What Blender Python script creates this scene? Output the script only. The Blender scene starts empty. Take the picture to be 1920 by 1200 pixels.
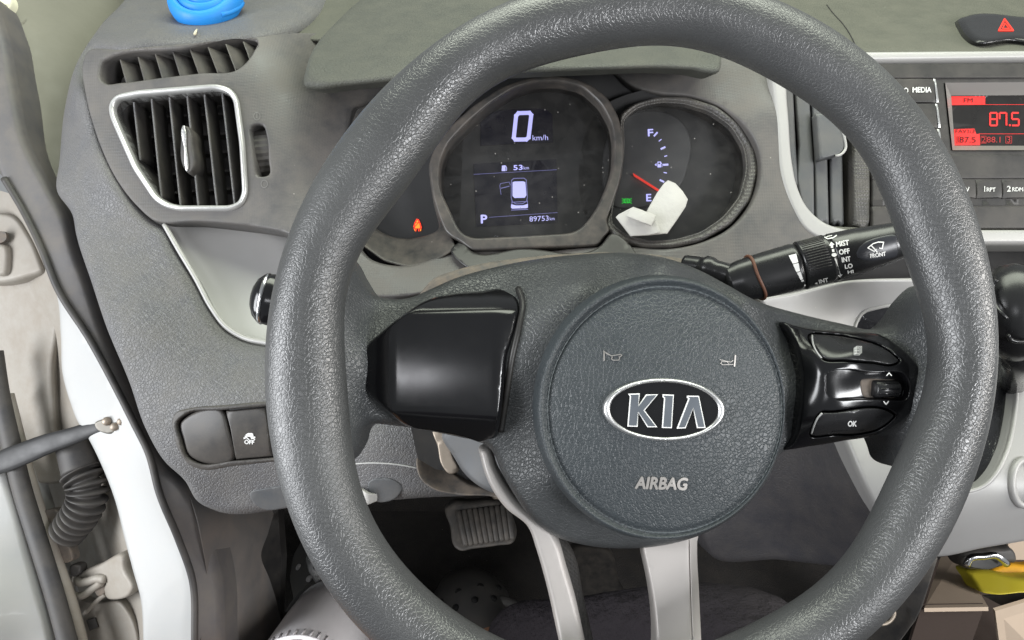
import bpy, math, random
import numpy as np
from mathutils import Vector, geometry
random.seed(4); rng = np.random.default_rng(4)
scene = bpy.context.scene
C = scene.collection
RAD = math.radians

# ------------------------------------------------------------------ camera
FPX = 1397.0                      # focal length in photo pixels (1920 wide)
PITCH = RAD(33)
CAM = np.array([0.0, 0.0, 0.85])
FW = np.array([0, math.cos(PITCH), -math.sin(PITCH)])
UP = np.array([0, math.sin(PITCH), math.cos(PITCH)])
RT = np.array([1.0, 0, 0])
cam_d = bpy.data.cameras.new('camera'); cam = bpy.data.objects.new('camera', cam_d); C.objects.link(cam)
cam_d.sensor_width = 36; cam_d.lens = 36 * FPX / 1920; cam_d.clip_start = 0.02; cam_d.clip_end = 100
cam.location = CAM; cam.rotation_euler = (math.pi / 2 - PITCH, 0, 0)
scene.camera = cam

# ------------------------------------------------------------------ world, lamps, exposure
world = bpy.data.worlds.new('World'); scene.world = world; world.use_nodes = True
bg = world.node_tree.nodes['Background']; bg.inputs[0].default_value = (0.80, 0.84, 0.86, 1); bg.inputs[1].default_value = 0.40
def area(name, loc, target, sx, sy, power, col):
    l = bpy.data.lights.new(name, 'AREA'); l.shape = 'RECTANGLE'; l.size = sx; l.size_y = sy
    l.energy = power; l.color = col
    o = bpy.data.objects.new(name, l); C.objects.link(o); o.location = loc
    o.rotation_euler = (Vector(target) - Vector(loc)).to_track_quat('-Z', 'Y').to_euler()
    return o
area('windscreen_light', (0.15, 0.75, 1.60), (0.05, 0.40, 0.65), 1.3, 0.55, 19.0, (0.94, 1.0, 0.84))
area('driver_door_light', (-1.15, -0.12, 0.80), (0.05, 0.30, 0.55), 0.45, 1.1, 27.0, (0.95, 0.97, 1.0))
area('passenger_window_light', (1.40, 0.02, 1.02), (0.15, 0.35, 0.60), 0.6, 0.35, 12.0, (1.0, 0.97, 0.93))
area('rear_door_window_light', (0.98, -0.80, 1.12), (0.20, 0.30, 0.60), 0.36, 0.40, 17.0, (0.97, 0.98, 1.0))
area('trim_reflection_light', (-0.32, -0.80, 1.36), (0.00, 0.30, 0.60), 0.30, 0.14, 1.6, (0.95, 0.96, 1.0))  # small lamp added behind the camera to put a reflection on the left trim
scene.view_settings.view_transform = 'Standard'; scene.view_settings.look = 'None'
scene.view_settings.exposure = 0.0; scene.view_settings.gamma = 1.0
scene.view_settings.use_curve_mapping = False
scene.render.engine = 'CYCLES'
scene.cycles.max_bounces = 6; scene.cycles.use_denoising = True

# ------------------------------------------------------------------ geometry helpers
def rays(px, py):
    px = np.asarray(px, float); py = np.asarray(py, float)
    return FW + RT * ((px - 960) / FPX)[..., None] + UP * ((600 - py) / FPX)[..., None]
TILT = RAD(4)
N = (-FW) * math.cos(TILT) + UP * math.sin(TILT)          # steering wheel axis, towards the driver
VV = UP * math.cos(TILT) - (-FW) * math.sin(TILT)
O = CAM + rays(1180, 655) * 0.385                         # steering wheel centre
def plane_w(px, py, w):
    r = rays(px, py); s = (np.asarray(w) - (CAM - O) @ N) / (r @ N)
    return CAM + r * s[..., None]
def SW(w): return lambda px, py: plane_w(px, py, w + 0 * np.asarray(px, float))
def SD(d): return lambda px, py: CAM + rays(px, py) * d
def SZ(z):
    def f(px, py):
        r = rays(px, py); return CAM + r * ((z - CAM[2]) / r[..., 2])[..., None]
    return f
def SR(ctrl):
    """smooth depth relief through control points (px, py, w)"""
    P = np.array(ctrl, float); xy = P[:, :2] / 500.0; n = len(P)
    def phi(d2): return np.where(d2 > 1e-12, d2 * np.log(np.maximum(d2, 1e-12)), 0)
    d2 = ((xy[:, None] - xy[None]) ** 2).sum(-1)
    A = np.zeros((n + 3, n + 3)); A[:n, :n] = phi(d2) + 1e-4 * np.eye(n); A[:n, n] = 1; A[:n, n + 1:] = xy; A[n, :n] = 1; A[n + 1:, :n] = xy.T
    sol = np.linalg.solve(A, np.r_[P[:, 2], 0, 0, 0])
    def f(px, py):
        q = np.stack([np.asarray(px, float), np.asarray(py, float)], -1) / 500.0
        k = phi(((q[..., None, :] - xy) ** 2).sum(-1))
        w = k @ sol[:n] + sol[n] + q @ sol[n + 1:]
        return plane_w(px, py, w)
    return f
def Z(ref, pts):                                          # enlarged-crop coordinates -> photo pixels
    x0, y0, s = ref
    return [(x0 + x / s, y0 + y / s) for x, y in pts]
ZA = (0, 0, 2.6667); ZB = (0, 400, 2.6667); ZC = (0, 750, 2.6667); ZD = (550, 0, 2.4); ZE = (1050, 0, 2.4)
ZF = (1400, 0, 2.6667); ZG = (1300, 400, 2.4); ZH = (1300, 800, 3.0); ZI = (550, 480, 2.858); ZJ = (950, 480, 2.105)
ZK = (450, 800, 3.0); ZL = (900, 850, 3.2); ZM = (800, 130, 3.4275); ZN = (1130, 620, 3.871); ZO = (1460, 560, 4.0)
ZP = (1300, 400, 4.571); ZQ = (0, 780, 2.857); ZR = (1640, 100, 4.0); ZS = (1600, 1000, 6.0); ZT = (650, 380, 5.333); ZU = (0, 0, 2.143)

def catmull(pts, closed=True, step=8.0):
    P = np.array(pts, float); n = len(P); out = []
    segs = n if closed else n - 1
    for i in range(segs):
        p1, p2 = P[i], P[(i + 1) % n]
        p0 = P[(i - 1) % n] if closed or i > 0 else 2 * p1 - p2
        p3 = P[(i + 2) % n] if closed or i < n - 2 else 2 * p2 - p1
        m = max(1, int(math.ceil(np.linalg.norm(p2[:2] - p1[:2]) / step)))
        # chord-limited tangents keep short/long neighbours from overshooting
        l = np.linalg.norm(p2 - p1) + 1e-9
        def tan(a, b, c):
            la = np.linalg.norm(b - a) + 1e-9; lb = np.linalg.norm(c - b) + 1e-9
            v = ((b - a) / la * lb + (c - b) / lb * la) / (la + lb); return v * l
        t1, t2 = tan(p0, p1, p2), tan(p1, p2, p3)
        for k in range(m):
            t = k / m; h = t * t * (3 - 2 * t)
            out.append((2*t**3-3*t*t+1)*p1 + (t**3-2*t*t+t)*t1 + (-2*t**3+3*t*t)*p2 + (t**3-t*t)*t2)
    if not closed: out.append(P[-1])
    return np.array(out)
def linear(pts, closed=True, step=8.0):
    P = np.array(pts, float); n = len(P); out = []
    for i in range(n if closed else n - 1):
        a, b = P[i], P[(i + 1) % n]; m = max(1, int(math.ceil(np.linalg.norm(b - a) / step)))
        for k in range(m): out.append(a + (b - a) * k / m)
    if not closed: out.append(P[-1])
    return np.array(out)
def inside(q, poly):
    x, y = q[:, 0], q[:, 1]; r = np.zeros(len(q), bool); a = poly; b = np.roll(poly, -1, 0)
    for (x1, y1), (x2, y2) in zip(a, b):
        c = ((y1 > y) != (y2 > y)); 
        if y1 != y2: r ^= c & (x < (x2 - x1) * (y - y1) / (y2 - y1) + x1)
    return r
def dist(q, poly):
    d = np.full(len(q), 1e9); a = poly; b = np.roll(poly, -1, 0)
    for p1, p2 in zip(a, b):
        e = p2 - p1; L = e @ e + 1e-12; t = np.clip(((q - p1) @ e) / L, 0, 1)
        d = np.minimum(d, ((q - p1 - t[:, None] * e) ** 2).sum(1))
    return np.sqrt(d)

def smoothed(pts, sigma=9.0, off=0.0, step=4.0):
    P = np.array(pts, float); Q = np.vstack([P, P[:1]]); L = np.r_[0, np.cumsum(np.linalg.norm(np.diff(Q, axis=0), axis=1))]
    n = max(24, int(L[-1] / step)); u = np.linspace(0, L[-1], n, endpoint=False)
    R = np.stack([np.interp(u, L, Q[:, 0]), np.interp(u, L, Q[:, 1])], 1)
    k = np.fft.fftfreq(n, d=L[-1] / n); R = np.real(np.fft.ifft(np.fft.fft(R, axis=0) * np.exp(-2 * (math.pi * sigma * k) ** 2)[:, None], axis=0))
    if off:
        t = np.roll(R, -1, 0) - np.roll(R, 1, 0); nn = np.stack([t[:, 1], -t[:, 0]], 1); nn /= np.linalg.norm(nn, axis=1)[:, None] + 1e-9
        ar = (R[:, 0] * np.roll(R[:, 1], -1) - R[:, 1] * np.roll(R[:, 0], -1)).sum(); R = R + nn * off * (1 if ar > 0 else -1)
    return [tuple(p) for p in R]
ROOT = {}
def thing(name, label, cat, base, group=None):
    o = bpy.data.objects.new(name, None); C.objects.link(o); o.location = tuple(base); o.empty_display_size = 0.02
    o['label'] = label; o['category'] = cat
    if group: o['group'] = group
    ROOT[o.name] = np.array(base, float)
    return o
def mk(name, V, F, mat, parent=None, smooth=True, label=None, cat=None, kind=None, group=None):
    V = np.asarray(V, float)
    base = ROOT[parent.name] if parent else np.array([V[:, 0].mean(), V[:, 1].mean(), V[:, 2].min()])
    me = bpy.data.meshes.new(name); me.from_pydata((V - base).tolist(), [], [list(f) for f in F]); me.update()
    o = bpy.data.objects.new(name, me); C.objects.link(o); ROOT[o.name] = base
    if parent: o.parent = parent
    else: o.location = tuple(base)
    me.materials.append(mat)
    if smooth: me.polygons.foreach_set('use_smooth', [True] * len(me.polygons))
    if label: o['label'] = label
    if cat: o['category'] = cat
    if kind: o['kind'] = kind
    if group: o['group'] = group
    return o
def panel_geo(outline, surf, holes=(), bevel=6.0, drop=0.003, depth=0.015, step=12.0, smooth=True, back=None, hsmooth=True, hbevel=None):
    f = catmull if smooth else linear
    es = min(step, 9.0)
    out = f(outline, True, es); hs = [(catmull if hsmooth else linear)(h, True, es) for h in holes]
    loops = [out] + hs
    x0, y0 = out.min(0); x1, y1 = out.max(0)
    gx, gy = np.meshgrid(np.arange(x0 + step / 2, x1, step), np.arange(y0 + step / 2, y1, step))
    g = np.stack([gx.ravel(), gy.ravel()], 1)
    def ok(q, mind):
        m = inside(q, out)
        for h in hs: m &= ~inside(q, h)
        for lp in loops: m &= dist(q, lp) > mind
        return m
    pts = [out] + hs
    extra = []
    if len(g): extra.append(g[ok(g, max(step * 0.45, bevel * 1.02))])
    if bevel > 0:
        for fr in (0.12, 0.3, 0.55, 0.8, 1.0):
            for lp in loops:
                t = np.roll(lp, -1, 0) - np.roll(lp, 1, 0); nn = np.stack([-t[:, 1], t[:, 0]], 1); nn /= np.linalg.norm(nn, axis=1)[:, None] + 1e-9
                for sgn in (1, -1):
                    q = lp + nn * sgn * bevel * fr
                    extra.append(q[ok(q, bevel * fr * 0.93)])
    allp = np.concatenate(pts + extra)
    edges = []; k = 0
    for lp in loops:
        m = len(lp); edges += [(k + i, k + (i + 1) % m) for i in range(m)]; k += m
    v2, e2, f2, ov, oe, of = geometry.delaunay_2d_cdt([Vector(p) for p in allp], edges, [], 0, 1e-4)
    v2 = np.array([(v.x, v.y) for v in v2]); f2 = np.array(f2)
    cen = v2[f2].mean(1); keep = inside(cen, out)
    for h in hs: keep &= ~inside(cen, h)
    f2 = f2[keep]
    # orient: photo y is down, so a clockwise-in-pixels triangle faces the viewer
    a = v2[f2[:, 0]]; b = v2[f2[:, 1]]; c = v2[f2[:, 2]]
    cr = (b[:, 0]-a[:, 0])*(c[:, 1]-a[:, 1]) - (b[:, 1]-a[:, 1])*(c[:, 0]-a[:, 0])
    f2[cr > 0] = f2[cr > 0][:, ::-1]
    V = surf(v2[:, 0], v2[:, 1])
    bk = -N if back is None else np.array(back, float)
    if bevel > 0:
        d = dist(v2, out); u = np.clip(1 - d / bevel, 0, 1); dr = drop * (1 - np.sqrt(np.maximum(0, 1 - u * u)))
        for h in hs:
            hb = bevel if hbevel is None else hbevel
            d = dist(v2, h); u = np.clip(1 - d / hb, 0, 1); dr = np.maximum(dr, drop * (1 - np.sqrt(np.maximum(0, 1 - u * u))))
        V = V + bk * dr[:, None]
    F = [tuple(t) for t in f2]
    Vs = [V]; base = len(V)
    if depth > 0:
        k = 0
        for li, lp in enumerate(loops):
            m = len(lp); idx = []
            L = surf(lp[:, 0], lp[:, 1]) + (bk * drop if bevel > 0 else 0)
            Vs += [L, L + bk * depth]
            ar = (lp[:, 0] * np.roll(lp[:, 1], -1) - lp[:, 1] * np.roll(lp[:, 0], -1)).sum()
            for i in range(m):
                j = (i + 1) % m
                q = (base + i, base + j, base + m + j, base + m + i)
                F.append(q if (ar > 0) == (li == 0) else q[::-1])
            base += 2 * m
    return np.concatenate(Vs), F
def panel(name, outline, surf, mat, parent=None, **kw):
    tags = {k: kw.pop(k) for k in ('label', 'cat', 'kind', 'group') if k in kw}
    V, F = panel_geo(outline, surf, **kw)
    return mk(name, V, F, mat, parent, **tags)
def sweep_geo(path, ra, rb=None, nv=None, seg=20, closed=False, cap=True):
    P = np.asarray(path, float); n = len(P); ra = np.broadcast_to(ra, n).astype(float); rb = ra if rb is None else np.broadcast_to(rb, n).astype(float)
    if closed: T = np.roll(P, -1, 0) - np.roll(P, 1, 0)
    else: T = np.gradient(P, axis=0)
    T /= np.linalg.norm(T, axis=1)[:, None] + 1e-12
    nv = N if nv is None else np.asarray(nv, float)
    A = np.cross(T, nv); A /= np.linalg.norm(A, axis=1)[:, None] + 1e-12
    B = np.cross(A, T)
    th = np.linspace(0, 2 * math.pi, seg, endpoint=False)
    V = P[:, None] + A[:, None] * (ra[:, None] * np.cos(th))[..., None] + B[:, None] * (rb[:, None] * np.sin(th))[..., None]
    V = V.reshape(-1, 3); F = []
    for i in range(n if closed else n - 1):
        j = (i + 1) % n
        for k in range(seg):
            l = (k + 1) % seg; F.append((i*seg+k, i*seg+l, j*seg+l, j*seg+k))
    if cap and not closed:
        F.append(tuple(range(seg - 1, -1, -1))[::-1][::-1]); F.append(tuple((n-1)*seg + k for k in range(seg)))
    return V, F
def sweep(name, path, ra, mat, parent=None, rb=None, nv=None, seg=20, closed=False, cap=True, **tags):
    V, F = sweep_geo(path, ra, rb, nv, seg, closed, cap)
    return mk(name, V, F, mat, parent, **tags)
def pp(px, py, w): return plane_w(np.array(float(px)), np.array(float(py)), np.array(float(w)))
def path_w(pts, step=8):
    """(px,py,w) control points -> smooth 3D path"""
    q = catmull(pts, False, step); return np.array([pp(*p) for p in q])

_tc = {}
def text2d(s):
    if s in _tc: return _tc[s]
    cu = bpy.data.curves.new('t', 'FONT'); cu.body = s; cu.size = 1.0; cu.resolution_u = 3
    ob = bpy.data.objects.new('t', cu); me = bpy.data.meshes.new_from_object(ob)
    v = np.array([tuple(p.co)[:2] for p in me.vertices]); f = [tuple(p.vertices) for p in me.polygons]
    bpy.data.objects.remove(ob); bpy.data.meshes.remove(me); bpy.data.curves.remove(cu)
    v = v - np.array([(v[:, 0].min() + v[:, 0].max()) / 2, v[:, 1].min()])
    h = v[:, 1].max(); v[:, 1] -= h / 2; v /= h
    _tc[s] = (v, f); return _tc[s]
class Print:
    """flat marks drawn in photo pixels, laid on a surface"""
    def __init__(s): s.v = []; s.f = []
    def add(s, v, f):
        k = len(s.v); s.v += [tuple(p) for p in v]; s.f += [tuple(k + i for i in t) for t in f]; return s
    def text(s, t, cx, cy, h, w=None, ang=0.0, shear=0.0, bold=0.0):
        v, f = text2d(t); wid = v[:, 0].max() - v[:, 0].min()
        sx = h if w is None else w / wid
        offs = [(0, 0)] if bold == 0 else [(-bold, 0), (bold, 0), (0, bold), (0, -bold)]
        a = RAD(ang)
        for ox, oy in offs:
            x = v[:, 0] * sx + v[:, 1] * h * shear + ox; y = -v[:, 1] * h + oy
            s.add(np.stack([cx + x*math.cos(a) - y*math.sin(a), cy + x*math.sin(a) + y*math.cos(a)], 1), f)
        return s
    def poly(s, pts): return s.add(pts, [tuple(range(len(pts)))])
    def line(s, pts, wd, closed=False):
        p = np.array(pts, float)
        for i in range(len(p) if closed else len(p) - 1):
            a, b = p[i], p[(i + 1) % len(p)]; d = (b - a) / (np.linalg.norm(b - a) + 1e-9); n = np.array([-d[1], d[0]]) * wd / 2; e = d * wd * 0.35
            s.add([a - e + n, b + e + n, b + e - n, a - e - n], [(0, 1, 2, 3)])
        return s
    def disc(s, cx, cy, rx, ry=None, n=16):
        ry = rx if ry is None else ry
        return s.poly([(cx + rx*math.cos(t), cy + ry*math.sin(t)) for t in np.linspace(0, 2*math.pi, n, endpoint=False)])
    def build(s, name, surf, mat, parent, off=0.0004, thick=0.0):
        v = np.array(s.v); V = surf(v[:, 0], v[:, 1]) + N * off; F = []
        for t in s.f:
            p = v[list(t)]; ar = (p[:, 0]*np.roll(p[:, 1], -1) - p[:, 1]*np.roll(p[:, 0], -1)).sum()
            F.append(t if ar < 0 else t[::-1])
        if thick > 0:
            n = len(V); cnt = {}
            for t in F:
                for a, b in zip(t, t[1:] + t[:1]): cnt[(a, b)] = 1
            V = np.concatenate([V, V - N * thick])
            for a, b in list(cnt):
                if (b, a) not in cnt: F.append((b, a, a + n, b + n))
        return mk(name, V, F, mat, parent, smooth=False)

# ------------------------------------------------------------------ materials
def M(name, col, rough=0.5, metal=0.0, bump=None, bscale=400.0, bstr=0.5, bdist=0.0008, dust=0.0, dustcol=(0.22, 0.19, 0.15), dscale=40.0,
      specks=0.0, spec=0.5, coat=0.0, rscale=70.0, rvar=0.15, emit=None, estr=1.0, var=0.0, stretch=None):
    m = bpy.data.materials.new(name); m.use_nodes = True; nt = m.node_tree; nd = nt.nodes; lk = nt.links.new
    b = nd['Principled BSDF']; b.inputs['Base Color'].default_value = (*col, 1); b.inputs['Roughness'].default_value = rough
    b.inputs['Metallic'].default_value = metal; b.inputs['Specular IOR Level'].default_value = spec; b.inputs['Coat Weight'].default_value = coat
    if emit is not None:
        b.inputs['Emission Color'].default_value = (*emit, 1); b.inputs['Emission Strength'].default_value = estr
    tc = nd.new('ShaderNodeTexCoord'); co = tc.outputs['Object']
    colsock = None
    def mixc(a, fac, bcol):
        mx = nd.new('ShaderNodeMix'); mx.data_type = 'RGBA'
        if a is None: mx.inputs[6].default_value = (*col, 1)
        else: lk(a, mx.inputs[6])
        lk(fac, mx.inputs[0]); mx.inputs[7].default_value = (*bcol, 1); return mx.outputs[2]
    def noise(sc, det=6, rg=0.6):
        n = nd.new('ShaderNodeTexNoise'); n.inputs['Scale'].default_value = sc; n.inputs['Detail'].default_value = det; n.inputs['Roughness'].default_value = rg
        lk(co, n.inputs['Vector']); return n.outputs['Fac']
    def rng_(s, a, b_, c=0.0, d=1.0):
        r = nd.new('ShaderNodeMapRange'); lk(s, r.inputs[0]); r.inputs[1].default_value = a; r.inputs[2].default_value = b_; r.inputs[3].default_value = c; r.inputs[4].default_value = d; return r.outputs[0]
    if var > 0:
        colsock = mixc(colsock, rng_(noise(25), 0.35, 0.7, 0, var), tuple(min(1, c * 1.9 + 0.01) for c in col))
    if dust > 0:
        f = rng_(noise(dscale, 8, 0.68), 0.34, 0.72, 0, dust)
        colsock = mixc(colsock, f, dustcol)
        lk(rng_(f, 0, 1, rough, min(1, rough + 0.4)), b.inputs['Roughness'])
    elif rough > 0.03:
        lk(rng_(noise(rscale, 5), 0.3, 0.7, rough * (1 - rvar), min(1, rough * (1 + rvar))), b.inputs['Roughness'])
    if specks > 0:
        v = nd.new('ShaderNodeTexVoronoi'); v.inputs['Scale'].default_value = 120; lk(co, v.inputs['Vector'])
        s1 = rng_(v.outputs['Distance'], 0.03, 0.07, 1, 0)
        sx = nd.new('ShaderNodeSeparateColor'); lk(v.outputs['Color'], sx.inputs[0])
        s2 = rng_(sx.outputs[0], 1 - specks, 1 - specks + 0.02, 0, 0.7)
        mu = nd.new('ShaderNodeMath'); mu.operation = 'MULTIPLY'; lk(s1, mu.inputs[0]); lk(s2, mu.inputs[1])
        colsock = mixc(colsock, mu.outputs[0], (0.5, 0.47, 0.42))
    if colsock is not None: lk(colsock, b.inputs['Base Color'])
    if bump:
        bp = nd.new('ShaderNodeBump'); bp.inputs['Strength'].default_value = bstr; bp.inputs['Distance'].default_value = bdist
        if bump == 'leather':
            n = nd.new('ShaderNodeTexNoise'); n.inputs['Scale'].default_value = bscale * 0.35; n.inputs['Detail'].default_value = 3; lk(co, n.inputs['Vector'])
            va = nd.new('ShaderNodeVectorMath'); va.operation = 'MULTIPLY_ADD'; lk(n.outputs['Color'], va.inputs[0])
            va.inputs[1].default_value = (1.6 / bscale,) * 3; lk(co, va.inputs[2])
            src = va.outputs[0]
            if stretch:
                ml = nd.new('ShaderNodeVectorMath'); ml.operation = 'MULTIPLY'; lk(src, ml.inputs[0]); ml.inputs[1].default_value = stretch; src = ml.outputs[0]
            v = nd.new('ShaderNodeTexVoronoi'); v.feature = 'DISTANCE_TO_EDGE'; v.inputs['Scale'].default_value = bscale; lk(src, v.inputs['Vector'])
            h1 = rng_(v.outputs['Distance'], 0.0, 0.14)
            v2 = nd.new('ShaderNodeTexVoronoi'); v2.feature = 'DISTANCE_TO_EDGE'; v2.inputs['Scale'].default_value = bscale * 0.55; lk(src, v2.inputs['Vector'])
            h2 = rng_(v2.outputs['Distance'], 0.0, 0.10)
            ad = nd.new('ShaderNodeMath'); ad.operation = 'MULTIPLY_ADD'; lk(h2, ad.inputs[0]); ad.inputs[1].default_value = 0.45; lk(h1, ad.inputs[2])
            a2 = nd.new('ShaderNodeMath'); a2.operation = 'MULTIPLY_ADD'; lk(noise(bscale * 2.2, 4), a2.inputs[0]); a2.inputs[1].default_value = 0.35; lk(ad.outputs[0], a2.inputs[2])
            lk(a2.outputs[0], bp.inputs['Height'])
        elif bump == 'knurl':
            v = nd.new('ShaderNodeTexVoronoi'); v.inputs['Scale'].default_value = bscale; v.inputs['Randomness'].default_value = 0.12; lk(co, v.inputs['Vector'])
            lk(rng_(v.outputs['Distance'], 0.1, 0.6, 1, 0), bp.inputs['Height'])
        else:
            lk(noise(bscale, 6), bp.inputs['Height'])
        lk(bp.outputs[0], b.inputs['Normal'])
    return m
m_rim = M('rim_leather', (0.047, 0.048, 0.049), 0.36, bump='leather', bscale=510, bstr=0.26, bdist=0.00045, spec=0.72, var=0.2, rscale=13, rvar=0.25)
m_hub = M('hub_leather', (0.050, 0.053, 0.055), 0.36, bump='leather', bscale=450, bstr=0.4, bdist=0.0005, specks=0.02, var=0.3)
m_pad = M('airbag_leather', (0.030, 0.036, 0.040), 0.44, bump='leather', bscale=500, bstr=0.36, bdist=0.0006, specks=0.015, var=0.2)
m_dash = M('dash_grain_plastic', (0.112, 0.112, 0.117), 0.42, bump='leather', bscale=400, bstr=0.42, bdist=0.0009, dust=0.4, dustcol=(0.16, 0.148, 0.128), specks=0.03)
m_top = M('dash_top_plastic', (0.082, 0.084, 0.066), 0.62, bump='leather', bscale=380, bstr=0.35, bdist=0.0006, dust=0.5, dustcol=(0.135, 0.132, 0.105), specks=0.03)
m_hood = M('hood_plastic', (0.058, 0.061, 0.052), 0.58, bump='leather', bscale=350, bstr=0.4, bdist=0.0007, dust=0.45, dustcol=(0.12, 0.118, 0.095), specks=0.03)
m_fascia = M('fascia_knurled_plastic', (0.078, 0.076, 0.076), 0.44, bump='knurl', bscale=520, bstr=0.22, bdist=0.0004, dust=0.6, dustcol=(0.150, 0.134, 0.118), specks=0.05)
m_bezel = M('bezel_dusty_plastic', (0.034, 0.034, 0.034), 0.36, bump='noise', bscale=900, bstr=0.1, bdist=0.0003, dust=0.45, dustcol=(0.17, 0.14, 0.115), dscale=60, specks=0.05)
m_knurl = M('knurled_ring_plastic', (0.050, 0.049, 0.049), 0.40, bump='knurl', bscale=430, bstr=0.5, bdist=0.0007, dust=0.25)
m_black = M('black_plastic', (0.014, 0.014, 0.015), 0.42, dust=0.10, specks=0.02)
m_dark = M('dark_grey_plastic', (0.040, 0.039, 0.040), 0.5, bump='noise', bscale=1200, bstr=0.2, bdist=0.0003, dust=0.3, specks=0.03)
m_switch = M('switch_plastic', (0.038, 0.036, 0.036), 0.42, dust=0.25, specks=0.02)
m_radio = M('radio_plastic', (0.020, 0.019, 0.019), 0.50, dust=0.3, dustcol=(0.13, 0.115, 0.10), specks=0.04)
m_gloss = M('piano_black', (0.006, 0.006, 0.007), 0.17, spec=0.5, coat=0.0, specks=0.015)
m_stalk = M('stalk_black', (0.012, 0.012, 0.013), 0.28, specks=0.01)
m_silver = M('silver_paint', (0.38, 0.375, 0.365), 0.42, metal=0.12, bump='noise', bscale=2500, bstr=0.05, bdist=0.0002, dust=0.08)
m_console = M('console_silver_paint', (0.36, 0.355, 0.35), 0.45, metal=0.15, bump='noise', bscale=2500, bstr=0.05, bdist=0.0002, dust=0.1, specks=0.03)
m_chrome = M('chrome', (0.75, 0.75, 0.76), 0.14, metal=1.0)
m_satin = M('satin_chrome', (0.66, 0.66, 0.66), 0.30, metal=0.9)
m_white = M('white_car_paint', (0.36, 0.365, 0.36), 0.42, coat=0.05, dust=0.15, dustcol=(0.5, 0.46, 0.4))
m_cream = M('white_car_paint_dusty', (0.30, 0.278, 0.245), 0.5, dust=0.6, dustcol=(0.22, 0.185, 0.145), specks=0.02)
m_pillar = M('beige_trim', (0.175, 0.17, 0.138), 0.65, bump='noise', bscale=900, bstr=0.25, bdist=0.0004, var=0.08)
m_rubber = M('rubber_seal', (0.085, 0.082, 0.085), 0.55, dust=0.35, specks=0.03)
m_rubber2 = M('rubber_black', (0.030, 0.029, 0.030), 0.55, dust=0.2)
m_kick = M('kick_panel_plastic', (0.115, 0.112, 0.112), 0.55, dust=0.6, dustcol=(0.24, 0.20, 0.17), dscale=18, bump='noise', bscale=1100, bstr=0.2, bdist=0.0003)
m_lower = M('lower_panel_plastic', (0.075, 0.080, 0.086), 0.5, bump='noise', bscale=1200, bstr=0.2, bdist=0.0003, dust=0.2)
m_dusty = M('dusty_shroud_plastic', (0.075, 0.070, 0.066), 0.6, dust=0.8, dustcol=(0.24, 0.19, 0.145), dscale=90, specks=0.08)
m_carpet = M('carpet', (0.022, 0.020, 0.019), 0.95, bump='noise', bscale=500, bstr=0.8, bdist=0.003, dust=0.35, dustcol=(0.07, 0.06, 0.05), specks=0.05)
m_pedal = M('pedal_rubber', (0.028, 0.027, 0.026), 0.55, dust=0.4, dustcol=(0.16, 0.135, 0.11), dscale=80)
m_clog = M('clog_foam', (0.060, 0.058, 0.057), 0.6, dust=0.5, dustcol=(0.12, 0.11, 0.095), specks=0.04)
m_sock = M('white_knit', (0.86, 0.83, 0.84), 0.85, bump='noise', bscale=1400, bstr=0.5, bdist=0.0006)
m_skin = M('skin', (0.42, 0.22, 0.13), 0.5)
m_trouser = M('dark_trouser_cloth', (0.030, 0.026, 0.030), 0.95, bump='noise', bscale=42, bstr=0.9, bdist=0.014, var=0.15, spec=0.2)
m_card = M('cardboard', (0.54, 0.43, 0.33), 0.8, var=0.05, bump='noise', bscale=600, bstr=0.15, bdist=0.0004)
m_card_shade = M('cardboard_in_shade', (0.060, 0.042, 0.034), 0.85, var=0.05)  # same cardboard, with the shade below the flap put into its colour
m_yellow = M('yellow_bag_plastic', (0.60, 0.50, 0.04), 0.35, var=0.1)
m_orange = M('orange_bag_plastic', (0.80, 0.40, 0.02), 0.4)
m_blue = M('blue_foam', (0.010, 0.21, 0.62), 0.55, bump='noise', bscale=700, bstr=0.2, bdist=0.0005, var=0.1)
m_tissue = M('tissue_paper', (0.50, 0.49, 0.465), 0.85, bump='noise', bscale=130, bstr=0.5, bdist=0.0018)
m_ink = M('white_ink', (0.80, 0.80, 0.78), 0.6)
m_ink2 = M('grey_ink', (0.42, 0.42, 0.41), 0.5)
m_emboss = M('embossed_silver', (0.55, 0.52, 0.49), 0.32, metal=0.85)
m_etch = M('relief_mark', (0.16, 0.155, 0.15), 0.5)
m_brown = M('brown_rubber', (0.12, 0.050, 0.028), 0.6)
m_spoke = M('spoke_silver_paint', (0.52, 0.49, 0.465), 0.42, metal=0.15, bump='noise', bscale=2500, bstr=0.05, bdist=0.0002, dust=0.08)
m_ring = M('vent_ring_silver', (0.55, 0.55, 0.54), 0.32, metal=0.55)
m_mirror = M('logo_fill', (0.50, 0.54, 0.60), 0.16, metal=1.0)
m_film = M('protective_film', (0.020, 0.020, 0.023), 0.12, coat=0.4, bump='noise', bscale=24, bstr=0.4, bdist=0.010)
m_face = M('cluster_face', (0.040, 0.040, 0.041), 0.32, specks=0.05)
m_dial = M('dial_face', (0.085, 0.085, 0.087), 0.35, specks=0.03)
m_lcd = M('lcd_black', (0.004, 0.004, 0.007), 0.25, emit=(0.10, 0.10, 0.22), estr=0.03, specks=0.06)
m_lcdw = M('lcd_light', (0.3, 0.3, 0.5), 0.5, emit=(0.50, 0.50, 0.98), estr=0.95)
m_lcdw2 = M('lcd_light_dim', (0.1, 0.1, 0.2), 0.5, emit=(0.22, 0.22, 0.55), estr=0.6)
m_redl = M('red_lamp', (0.3, 0.0, 0.0), 0.5, emit=(1.0, 0.05, 0.02), estr=1.3)
m_orl = M('orange_lamp', (0.3, 0.1, 0.0), 0.5, emit=(1.0, 0.28, 0.03), estr=1.3)
m_grn = M('green_lamp', (0, 0.2, 0), 0.5, emit=(0.02, 0.75, 0.06), estr=0.8)
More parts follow.
